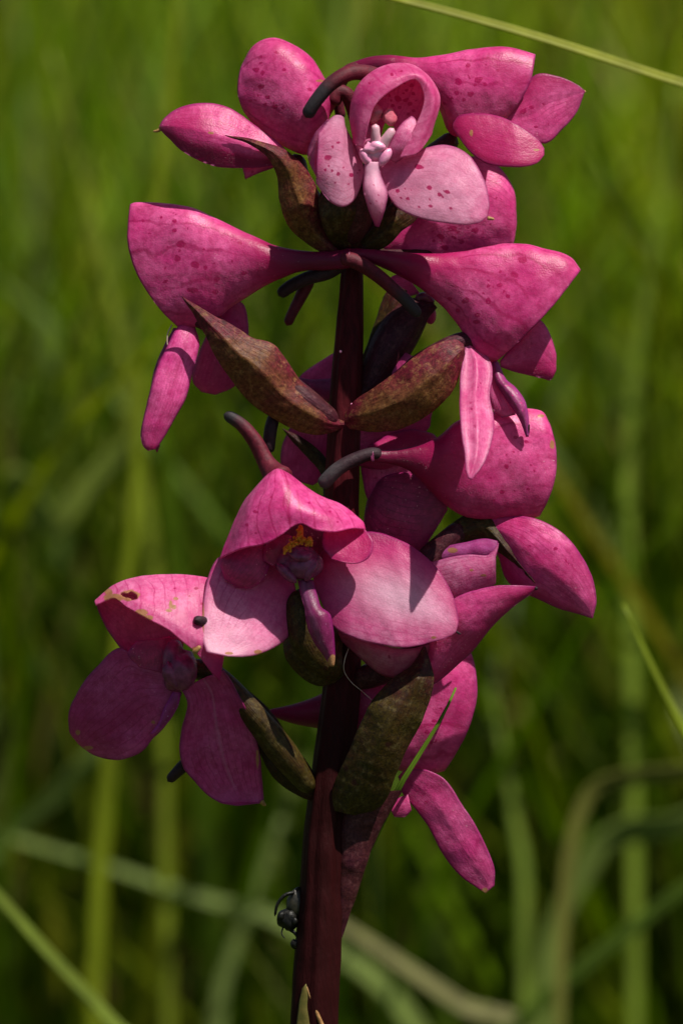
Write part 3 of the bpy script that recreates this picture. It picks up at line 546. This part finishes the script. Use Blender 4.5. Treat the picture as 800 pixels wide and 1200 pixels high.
petal('lateral_sepal', [(206, 794), (184, 782), (160, 770), (140, 759), (118, 776), (98, 800), (84, 828), (81, 856), (92, 872)], [(213, 812), (206, 832), (196, 848), (180, 866), (166, 880), (142, 889), (124, 888.5), (108, 884), (96, 875)], [56, 50, 34, 12, -14], f11, PINK, bulge=6, tilt=4, tint=(.72, .66, .75), wav=2.2, scars=[(92, 858, 3, 3), (104, 876, 6, 2.4), (180, 846, 3, 2)])
petal('lateral_sepal', [(212, 806), (220, 824), (214, 850), (211, 876), (216, 900), (228, 914), (242, 930), (258, 940), (272, 943), (280, 944)], [(262, 786), (272, 800), (286, 826), (297, 850), (304, 880), (306, 908), (308, 930), (307, 940), (300, 941), (287, 943)], [66, 56, 40, 22, 8, 10], f11, PINK, bulge=-4, tilt=2, fold=4, roll=-4, tint=(.72, .66, .75), light=lambda u, v: .3 * np.clip(1 - np.abs(u - .52) * 40, 0, 1) * (v < .75), wav=2, scars=[(302, 888, 1.8, 14), (306, 944, 4, 3)])
tube('sepal_tip', [(306, 938, 10), (309, 942, 10), (312, 944, 9)], [3.4, 2.6, 1], f11, TAN)
blob('column', (209, 780, 64), (19, 28, 18), f11, COLUMN, .35)
blob('column_lobe', (200, 790, 76), (8, 16, 8), f11, COLUMN, .3, -.3)
petal('lip', [(204, 810), (194, 828), (186, 846), (176, 860)], [(212, 806), (210, 824), (200, 842), (184, 858)], [60, 60, 56, 52], f11, DEEP, bulge=4, tint=(1.5, 1.5, 2.2))
tube('spur', [(240, 868, 22), (222, 890, 16), (208, 904, 12), (196, 916, 8)], [9, 8, 7, 5.4], f11, SPUR_DARK)
tube('spur', [(248, 731, 70), (240, 729, 86), (229, 726.5, 104)], [5.2, 6.2, 5.4], f11, SPUR_DARK)
tube('anther', [(226, 766, 106), (230, 762, 108), (235, 757, 108)], [3, 3, 2.4], f11, TAN)

# ---- F12, lower right, seen from behind
f12 = flower([(396, 930, -18), (430, 900, -34), (470, 870, -44)], [12, 16, 13], label='lowest flower on the right, lit, behind the big bract')
pod('hood', [(316, 832), (345, 826), (372, 816), (400, 800), (428, 778), (455, 765), (490, 755), (520, 750), (546, 752)], [(316, 838), (345, 848), (372, 853), (400, 858), (430, 878), (455, 898), (478, 905), (500, 908), (520, 903)],
    [-36, -38, -40, -44, -48], f12, bd=[.9, .8, .55, .4, .35], rim=(24, -2), deep=lambda u, v: np.clip(1 - (v - .3) / .35, 0, 1) * .85, spots=[(508, 845, 4), (516, 830, 3), (505, 870, 3), (500, 858, 3.6)])
petal('lateral_sepal', [(466, 910), (472, 930), (486, 947), (504, 972), (519, 1002), (538, 1025), (560, 1041), (569, 1047)], [(472, 903), (486, 901), (502, 903), (523, 916), (546, 950), (565, 984), (579, 1017), (579, 1038)], [-30, -24, -14, -8, -6], f12, PINK, bulge=0, fold=-2, tilt=-6, deep=lambda u, v: np.clip((.2 - u) * 3, 0, .6), spots=[(499, 940, 3), (492, 948, 2.4)], scars=[(568, 1044, 4, 4)])
petal('lip', [(478, 930), (466, 936), (455, 944)], [(482, 950), (474, 957), (462, 957)], [-26, -26, -24], f12, PINK, bulge=3)

# ---- bracts
def bract(A, B, d, mat=BRACT, bd=.55, label=None, phase=(0, 1), **kw):
    return pod('bract', A, B, d, orchid, mat, bd=bd, phase=phase, label=label, thick=0, wav=2.2, keel=.75, **kw)
tipdeep = lambda u, v: np.clip((v - .6) * 2.2, 0, .9) + np.clip((.18 - v) * 4, 0, .9)
topdeep = lambda u, v: np.clip((v - .6) * 2.2, 0, .9) + np.clip((.2 - v) * 4, 0, .8) + .5 * np.clip(np.cos(u * 2 * math.pi), 0, 1)
bract([(408, 300), (396, 284), (384, 272), (377, 250), (372, 222), (360, 200), (346, 184), (330, 173), (300, 164), (264, 158)], [(402, 306), (385, 300), (356, 283), (336, 262), (327, 235), (325, 208), (318, 191), (305, 177), (288, 168), (264, 159)], [10, 22, 34, 42, 50, 58], deep=topdeep, label='slender twisted bract with a long dark tip at the upper left')
bract([(424, 290), (424, 274), (430, 240), (420, 216), (404, 206)], [(404, 298), (388, 284), (377, 262), (373, 232), (384, 208)], [16, 28, 42, 36, 26], BRACT_DARK, deep=tipdeep, label='short brown bract under the uppermost middle flower')
bract([(408, 296), (430, 274), (450, 248), (470, 232), (484, 236)], [(424, 302), (452, 288), (470, 272), (488, 258), (492, 246)], [10, 16, 18, 10], BRACT_DARK, deep=tipdeep)
bract([(408, 496), (394, 489), (374, 467), (351, 445), (335, 422), (321, 404), (308, 399), (296, 396), (280, 385), (254, 371), (231, 358), (213, 347)], [(406, 500), (394, 505), (374, 509), (347, 504), (317, 489), (295, 473), (274, 448), (254, 420), (239, 391), (227, 368), (219, 357), (213, 347)], [16, 30, 40, 46, 50, 52], deep=topdeep, label='large pointed olive and purple bract on the left')
bract([(402, 486), (416, 470), (434, 457), (462, 437), (486, 417), (510, 403), (532, 398), (542, 403)], [(404, 502), (414, 503), (434, 507), (464, 504), (488, 494), (514, 476), (534, 452), (545, 414)], [14, 32, 42, 44, 40], deep=topdeep, label='large rounded olive and purple bract on the right')
bract([(378, 590), (376, 556), (360, 536), (340, 515), (331, 503)], [(398, 590), (396, 560), (378, 532), (352, 512), (331, 502)], [-4, -16, -26, -30], BRACT_DARK, deep=tipdeep)
bract([(404, 452), (424, 418), (438, 380), (450, 346), (462, 332)], [(414, 466), (436, 440), (458, 400), (474, 360), (476, 340)], [-10, -18, -24, -30], BRACT_DARK, deep=tipdeep)
bract([(404, 470), (430, 430), (462, 384), (488, 352), (503, 350)], [(412, 478), (452, 456), (480, 418), (500, 376), (512, 360)], [-4, -10, -14, -22], OVARY, deep=tipdeep, label='dark purple ovary-like bract rising behind the stem')
bract([(402, 760), (396, 740), (380, 722), (362, 716), (352, 712)], [(402, 792), (388, 802), (370, 804), (350, 792), (334, 770), (330, 735)], [20, 42, 48, 40], BRACT_DARK, deep=lambda u, v: u * 0, label='dark green sheathing bract under the central flower')
bract([(500, 652), (516, 626), (540, 606), (556, 600), (574, 606), (594, 634), (626, 682)], [(498, 664), (520, 654), (545, 642), (566, 634), (580, 644), (598, 658), (626, 684)], [-2, 0, 6, 20, 28], BRACT_DARK, deep=tipdeep)
bract([(374, 926), (362, 896), (340, 866), (318, 835), (294, 811), (270, 790), (258, 778)], [(372, 940), (352, 934), (320, 912), (304, 880), (292, 846), (272, 808), (258, 780)], [10, 14, 18, 22, 22], BRACT_DARK, tint=(.6, .45, .5), deep=topdeep, label='dark bract behind the lowest left flower')  # tint darkens this brownish bract in place of shade from the sepals
bract([(386, 950), (392, 918), (404, 888), (421, 850), (436, 821), (460, 795), (482, 778), (495, 758)], [(418, 956), (448, 944), (464, 908), (476, 880), (493, 848), (506, 815), (508, 790), (498, 758)], [22, 40, 52, 52, 46], BRACT_DARK, deep=lambda u, v: np.clip((v - .6) * 2, 0, .7), label='large dark green streaked bract at the lower right of the stem')
pod('leaf_sheath', [(400, 930), (398, 980), (396, 1030), (394, 1070), (393, 1112)], [(472, 926), (448, 968), (430, 1010), (416, 1055), (396, 1114)], [2, 8, 10, 8, 4], orchid, OVARY, bd=[.6, .5, .5, .5], thick=0, label='long purple-edged leaf sheath clasping the stem')
petal('dry_sheath', [(344, 1270), (346, 1220), (350, 1180), (354, 1158)], [(384, 1270), (382, 1220), (370, 1190), (358, 1152)], [24, 25, 25, 23], orchid, YELLOWG, bulge=6, label='pale withered sheath at the base of the visible stem')
tube('sheath_edge', [(392, 1270, 30), (382, 1215, 30), (370, 1184, 28), (358, 1154, 24)], [3.4, 3, 2.6, 1.2], orchid, TAN)
tube('spur_stub', [(315, 532, 22), (316, 512, 24), (320, 492, 22), (330, 470, 14)], [6.6, 7.6, 7.4, 7], orchid, SPUR_DARK)
for x, y in ((412, 474), (399, 412)):
    blob('dew_drop', (x, y, 20), (1.5, 1.6, 1.5), orchid, COLUMN_PALE, .1, nu=12, nv=8)
# basal leaves of the orchid, below the frame
for k, (dx, dd) in enumerate([(-420, 60), (380, -120), (120, 420), (-160, -420)]):
    petal('leaf', [(355, 3540), (340 + dx * .4, 2900), (330 + dx, 2300)], [(375, 3540), (400 + dx * .4, 2900), (330 + dx, 2300)], [0, dd, dd * 1.3], orchid, YELLOWG, bulge=14, wav=0)
seat(orchid)

# ------------------------------------------------------------------ small visitors
bug = thing('insect', 'small shiny black insect clinging to the left side of the stem low down', 'insect', P((345, 1065, 10)).tolist())
blob('abdomen', (347, 1058, 0), (12, 18, 11), bug, simple('insect_brown', (.010, .009, .005), (.03, .025, .012), 2200, .4, .6), .25, .25)
blob('head', (337, 1078, 4), (12, 13, 11), bug, INSECT, .22, .3)
blob('eye', (329, 1074, 12), (4.5, 6, 4), bug, INSECT, .1, .4)
blob('eye', (345, 1080, 12), (4, 5, 4), bug, INSECT, .1, .2)
for pts in ([(346, 1046, 8), (334, 1049, 12), (325, 1060, 12), (322, 1074, 10)], [(338, 1088, 6), (346, 1094, 8), (352, 1104, 8)], [(350, 1066, -6), (356, 1074, -14), (360, 1084, -22)]):
    tube('leg', pts, [2.4, 2, 1.5], bug, INSECT, nu=8, wav=0)
tube('antenna', [(332, 1086, 8), (330, 1094, 10), (334, 1100, 12)], [1, .8, .6], bug, INSECT, nu=6, wav=0)
seat(bug)
b2 = blob('insect', (347, 1106, 6), (7, 6, 6), None, INSECT, .3, .5); b2['label'] = 'tiny black speck of an insect on the stem, below the larger one'; b2['category'] = 'insect'
def solo(o, label, cat, group=None):
    o['label'] = label; o['category'] = cat
    if group: o['group'] = group
solo(tube('silk_thread', [(409, 758, 60), (404, 772, 62), (403, 786, 60), (412, 800, 56), (424, 810, 54), (437, 822, 54)], [.3, .45, .35, .3, .25, .2], None, SILK, nu=6, wav=0), 'fine branching spider silk below the central flower', 'spider silk')
solo(tube('silk_thread', [(202, 380, 12), (197, 390, 16), (196, 400, 18), (197, 408, 20)], [.9, .7, .7, .5], None, SILK, nu=6, wav=0), 'single pale hair under the left spotted hood', 'plant hair')

# ------------------------------------------------------------------ grass materials
def grass_material(name):
    m, nt, nd, lk, bs, out = new_mat(name)
    ca = attr(nt, 'tone'); tc = nt.nodes.new('ShaderNodeTexCoord')
    mp = N(nt, 'ShaderNodeMapping', Scale=(1, 1, .15)); lk.new(tc.outputs['Object'], mp.inputs[0])
    n = N(nt, 'ShaderNodeTexNoise', Scale=300.0, Detail=4.0); lk.new(mp.outputs[0], n.inputs['Vector'])
    c = mix(nt, .55, ca.outputs['Color'], ramp(nt, n.outputs[0], [(.3, g(.55)), (.7, g(1.35))]), 'MULTIPLY')
    oi = nt.nodes.new('ShaderNodeObjectInfo'); c = mix(nt, 1.0, c, oi.outputs['Color'], 'MULTIPLY')
    lk.new(c, bs.inputs['Base Color']); bs.inputs['Roughness'].default_value = .45; bs.inputs['Specular IOR Level'].default_value = .12
    tr = nt.nodes.new('ShaderNodeBsdfTranslucent'); lk.new(mix(nt, 1.0, c, (1.0, 1.15, .2), 'MULTIPLY'), tr.inputs[0])
    ms = nt.nodes.new('ShaderNodeMixShader'); ms.inputs[0].default_value = .4
    lk.new(bs.outputs[0], ms.inputs[1]); lk.new(tr.outputs[0], ms.inputs[2]); lk.new(ms.outputs[0], out.inputs[0])
    return m
GRASS = grass_material('grass_blade')

# ------------------------------------------------------------------ ground
m, nt, nd, lk, bs, out = new_mat('meadow_soil')
tc = nt.nodes.new('ShaderNodeTexCoord')
n1 = N(nt, 'ShaderNodeTexNoise', Scale=40.0, Detail=8.0); lk.new(tc.outputs['Object'], n1.inputs['Vector'])
n2 = N(nt, 'ShaderNodeTexNoise', Scale=1.2, Detail=6.0); lk.new(tc.outputs['Object'], n2.inputs['Vector'])
c = mix(nt, n2.outputs[0], ramp(nt, n1.outputs[0], [(.3, (.018, .024, .006)), (.7, (.06, .07, .018))]), (.045, .065, .012))
lk.new(c, bs.inputs['Base Color']); bs.inputs['Roughness'].default_value = .9
bp = N(nt, 'ShaderNodeBump', Strength=.7, Distance=.01); lk.new(n1.outputs[0], bp.inputs['Height']); lk.new(bp.outputs[0], bs.inputs['Normal'])
def grid_mesh():
    xs = np.concatenate([-np.geomspace(600, 4, 14), np.linspace(-3, 3, 40), np.geomspace(4, 600, 14)])
    X, Y = np.meshgrid(xs, xs); Z = -.004 + .012 * fbm(X * 2.5, Y * 2.5, 3) * (np.hypot(X, Y) < 40) + 0.9 * fbm(X / 40, Y / 40, 5) * np.clip((np.hypot(X, Y) - 12) / 60, 0, 1)
    Z -= np.where(np.hypot(X, Y - .03) < .3, .003, 0)
    n = len(xs); v = np.stack([X, Y, Z], -1).reshape(-1, 3); i = np.arange(n * n).reshape(n, n)
    q = np.stack([i[:-1, :-1], i[:-1, 1:], i[1:, 1:], i[1:, :-1]], -1).reshape(-1, 4)
    me = bpy.data.meshes.new('ground'); me.from_pydata(v.tolist(), [], q.tolist()); me.materials.append(m)
    me.polygons.foreach_set('use_smooth', np.ones(len(me.polygons), bool)); o = bpy.data.objects.new('ground', me); COL.objects.link(o); o['kind'] = 'structure'
grid_mesh()

# ------------------------------------------------------------------ the meadow: uncountable blades, one object
TONES = np.array([(.13, .24, .003), (.18, .30, .004), (.25, .34, .007), (.34, .39, .014), (.07, .15, .003), (.44, .47, .12), (.40, .31, .10), (.26, .39, .08)]) * np.array([1.0, .98, .85])
TW = np.array([.22, .22, .17, .10, .14, .05, .04, .06])
def blades(name, x, y, h, w, lean, seed, kmax=6):
    r = np.random.default_rng(seed); n = len(x)
    az = r.uniform(0, 2 * math.pi, n); face = r.uniform(0, 2 * math.pi, n); curl = r.uniform(.2, 1, n) * lean
    t = np.linspace(0, 1, kmax)[None]; hh = h[:, None]
    out = (curl[:, None] * hh) * (t ** 2.0); up = hh * (t - .35 * curl[:, None] * t ** 2.4)
    cx = x[:, None] + np.cos(az)[:, None] * out; cy = y[:, None] + np.sin(az)[:, None] * out
    ww = w[:, None] * (1 - t ** 2.2) * .5 + .0001
    tw = face[:, None] + t * r.uniform(-1.2, 1.2, n)[:, None]
    L = np.stack([cx - np.cos(tw) * ww, cy - np.sin(tw) * ww, up], -1); R = np.stack([cx + np.cos(tw) * ww, cy + np.sin(tw) * ww, up], -1)
    V = np.stack([L, R], 2).reshape(-1, 3)                 # n,k,2
    base = (np.arange(n) * kmax * 2)[:, None]; k = np.arange(kmax - 1)[None] * 2
    q = np.stack([base + k, base + k + 1, base + k + 3, base + k + 2], -1).reshape(-1, 4)
    me = bpy.data.meshes.new(name); me.vertices.add(len(V)); me.vertices.foreach_set('co', V.reshape(-1).astype(np.float32))
    me.loops.add(q.size); me.loops.foreach_set('vertex_index', q.reshape(-1).astype(np.int32))
    me.polygons.add(len(q)); me.polygons.foreach_set('loop_start', (np.arange(len(q)) * 4).astype(np.int32))
    me.polygons.foreach_set('use_smooth', np.ones(len(q), bool)); me.update(calc_edges=True); me.validate()
    tone = TONES[r.choice(len(TONES), n, p=TW / TW.sum())] * r.uniform(.5, 1.15, (n, 1))
    patch = fbm(x * 9, y * 9, 77); tone = tone * np.clip(1 + .85 * patch, .2, 2.2)[:, None]
    br = np.clip(fbm(x * 6 + 9, y * 3, 31) * 1.6 - .6, 0, .8)[:, None]; tone = tone * (1 - br) + br * np.array([.22, .15, .01])
    c = np.repeat(np.concatenate([tone, np.ones((n, 1))], 1), kmax * 2, 0)
    at = me.color_attributes.new('tone', 'FLOAT_COLOR', 'POINT'); at.data.foreach_set('color', np.clip(c, 0, 1).reshape(-1).astype(np.float32))
    me.materials.append(GRASS); o = bpy.data.objects.new(name, me); COL.objects.link(o); o['kind'] = 'stuff'; return o

def scatter(n, y0, y1, half0, slope, pw=1.0):
    y = y0 + (y1 - y0) * rng.uniform(0, 1, n) ** pw; x = rng.uniform(-1, 1, n) * (half0 + slope * np.maximum(y, 0)); return x, y
xs, ys = scatter(22000, .34, 3.2, .35, .25, 1.2)
hs = rng.uniform(.16, .40, len(xs)) ; ws = rng.uniform(.002, .0055, len(xs))
blades('grass', xs, ys, hs, ws, .55, 1)
xs, ys = scatter(22000, 3.0, 9.0, .5, .25, 1.0)
o = blades('grass', xs, ys, rng.uniform(.2, .42, len(xs)), rng.uniform(.004, .008, len(xs)), .5, 2)
xs, ys = scatter(7000, -.9, .5, .8, .3, 1.0)
kp = ~((np.abs(xs) < .12) & (ys < .06) & (ys > -.75)); xs, ys = xs[kp], ys[kp]
o = blades('grass', xs, ys, rng.uniform(.05, .17, len(xs)), rng.uniform(.002, .004, len(xs)), .8, 3)

xs, ys = scatter(900, .45, 1.5, .12, .14, 1.0)
o = blades('grass', xs, ys, rng.uniform(.10, .26, len(xs)), rng.uniform(.004, .007, len(xs)), 1.25, 4)
o.color = (1.4, 1.25, 1.6, 1)

xs, ys = scatter(900, .35, 2.0, .14, .16, 1.0)
o = blades('grass', xs, ys, rng.uniform(.24, .42, len(xs)), rng.uniform(.002, .0042, len(xs)), .4, 8)
o.color = (1.5, 1.35, 1.5, 1)
# ------------------------------------------------------------------ blades one can tell apart
def blade(pts, wid, tone, label, cat='grass blade', group=None, name='grass_blade', ridge=.12):
    """pts (x, y, d); d negative = behind the orchid.  x, y are where it crosses the view at that distance."""
    p = np.asarray(pts, float); n = 60; C = curve(P(p), n); T = np.gradient(C, axis=0); T /= np.linalg.norm(T, axis=1)[:, None]
    dep = (FOC - curve(p[:, 2], n)[:, 0] * U) / FOC
    w = curve(wid, n)[:, 0] * U * dep / 2
    f = np.array(F_); side = np.cross(T, f); side /= np.maximum(np.linalg.norm(side, axis=1), 1e-9)[:, None]; nor = np.cross(side, T)
    side = side * .92 + nor * .39
    rows = [C - side * w[:, None], C - side * w[:, None] * .5 + nor * w[:, None] * ridge, C + nor * w[:, None] * ridge * 1.7, C + side * w[:, None] * .5 + nor * w[:, None] * ridge, C + side * w[:, None]]
    V = np.stack(rows, 1).reshape(-1, 3); i = np.arange(n * 5).reshape(n, 5)
    q = np.stack([i[:-1, :-1], i[:-1, 1:], i[1:, 1:], i[1:, :-1]], -1).reshape(-1, 4)
    me = bpy.data.meshes.new(name); me.from_pydata(V.tolist(), [], q.tolist()); me.polygons.foreach_set('use_smooth', np.ones(len(q), bool))
    at = me.color_attributes.new('tone', 'FLOAT_COLOR', 'POINT'); at.data.foreach_set('color', np.tile(np.array([*tone, 1], np.float32), len(V)))
    me.materials.append(GRASS); o = bpy.data.objects.new(name, me)
    md = o.modifiers.new('thickness', 'SOLIDIFY'); md.thickness = .00018; md.offset = 0
    COL.objects.link(o); o['label'] = label; o['category'] = cat
    if group: o['group'] = group
    return o
def gy(d):      # table y at which a point d behind meets the ground, below the frame
    dep = FOC - d * U; z = 0.0; yy = (EYE.z - dep * math.sin(PITCH)) / math.cos(PITCH) / (U * dep / FOC); return 600 + yy
G_ = 'separate grass blades blurred behind the orchid'
YG = (.28, .30, .05); LG = (.17, .24, .05); TN = (.34, .30, .14); MG = (.09, .15, .015)
blade([(440, -8, -300), (520, 12, -310), (640, 46, -320), (800, 98, -340), (1100, 196, -420), (1350, 900, -1088), (1450, 2000, -1190), (1480, gy(-1224), -1224)], [9, 12, 14, 15, 16, 18, 20, 22], (.30, .32, .03), 'sharp yellow-green grass blade slanting across the upper right corner', group=G_)
blade([(534, 806, -6), (520, 836, 2), (497, 875, 8), (470, 918, 10), (458, 942, 2), (430, 1000, -40), (395, 1080, -60), (372, 1200, -60), (350, 2400, -80), (350, gy(-80), -80)], [2, 8, 12, 13, 12, 10, 10, 10, 11], (.14, .24, .02), 'thin sharp green blade tip beside the lower right bract', group=None)
blade([(729, 708, -800), (750, 752, -800), (775, 805, -800), (805, 862, -800), (880, 1000, -800), (960, 1500, -800), (980, gy(-800), -800)], [3, 11, 14, 14, 15, 16, 18], (.22, .28, .02), 'narrow bright green blade pointing up at the right edge', group=G_)
blade([(212, -60, -2550), (207, 20, -2550), (198, 100, -2550), (186, 240, -2550), (168, 440, -2550), (156, 620, -2550), (146, 700, -2550), (124, 940, -2550), (112, 1150, -2550), (104, gy(-2550), -2550)], [10, 14, 15, 14, 18, 20, 18, 11, 10, 11], (.20, .25, .012), 'broad yellow-green upright blade left of the orchid, crossing the full height', group=G_)
blade([(-60, 985, -1360), (0, 1052, -1360), (60, 1120, -1360), (130, 1196, -1360), (200, 1290, -1360), (300, gy(-1360), -1360)], [8, 14, 18, 18, 18, 18], (.18, .24, .03), 'bright green blade slanting out of the lower left corner', group=G_)
blade([(-40, 968, -3150), (40, 990, -3150), (140, 1020, -3150), (240, 1054, -3150), (330, 1080, -3150), (470, 1180, -3150), (560, 1400, -3150), (600, gy(-3150), -3150)], [8, 10, 16, 24, 24, 18, 16, 16], (.20, .27, .06), 'pale wide blade lying sideways left of the lower stem', group=G_)
blade([(370, 1065, -2550), (420, 1096, -2550), (470, 1130, -2550), (540, 1178, -2550), (620, 1230, -2550), (760, gy(-2550), -2550)], [10, 18, 20, 16, 10, 8], (.25, .24, .09), 'pale tan blade slanting down to the right of the stem foot', group=G_)
blade([(900, 900, -2210), (800, 905, -2210), (730, 912, -2210), (695, 925, -2210), (672, 975, -2210), (660, 1060, -2210), (655, 1200, -2210), (650, gy(-2210), -2210)], [18, 20, 18, 14, 8, 5, 5, 5], (.19, .19, .04), 'dry tan stalk bent over at the lower right', 'dry grass stalk')
blade([(860, 930, -2890), (790, 968, -2890), (730, 975, -2890), (690, 1010, -2890), (640, 1150, -2890), (620, gy(-2890), -2890)], [30, 34, 20, 14, 12, 12], (.18, .24, .05), 'pale green blade under the bent dry stalk', group=G_)
blade([(860, 1000, -2380), (790, 1050, -2380), (700, 1120, -2380), (620, 1190, -2380), (560, 1280, -2380), (500, gy(-2380), -2380)], [14, 20, 22, 20, 18, 18], (.14, .22, .03), 'mid green blade rising to the right in the lower right corner', group=G_)
blade([(575, 800, -3150), (590, 880, -3150), (603, 960, -3150), (614, 1040, -3150), (620, gy(-3150), -3150)], [5, 14, 18, 18, 18], (.20, .28, .04), 'pale upright blade right of the lowest pink sepal', group=G_)
blade([(330, 960, -3060), (300, 1040, -3060), (275, 1110, -3060), (255, 1200, -3060), (230, gy(-3060), -3060)], [8, 18, 20, 18, 18], (.20, .26, .07), 'greyish green upright blade left of the insect', group=G_)
blade([(790, 100, -3150), (770, 260, -3150), (745, 420, -3150), (735, 560, -3150), (740, 760, -3150), (750, gy(-3150), -3150)], [6, 14, 18, 18, 16, 14], (.20, .28, .03), 'soft pale green blade near the right edge at mid height', group=G_)
blade([(60, 60, -3150), (90, 180, -3150), (120, 300, -3150), (150, 460, -3150), (190, 800, -3150), (200, gy(-3150), -3150)], [5, 12, 14, 15, 15, 15], (.20, .25, .02), 'faint upright blade in the upper left', group=G_)
blade([(20, 560, -3150), (60, 620, -3150), (110, 560, -3150), (180, 490, -3150), (210, 420, -3150)][::-1] + [(-60, 700, -3150), (-120, gy(-3150), -3150)], [12, 26, 34, 34, 34, 34, 34], (.24, .3, .05), 'faint slanting blade at the left edge at mid height', group=G_)
blade([(180, 760, -3150), (130, 850, -3150), (70, 930, -3150), (10, 980, -3150), (-60, 1100, -3150), (-100, gy(-3150), -3150)], [8, 18, 22, 20, 20, 20], (.24, .32, .07), 'pale blade running down to the left edge below the lowest left flower', group=G_)
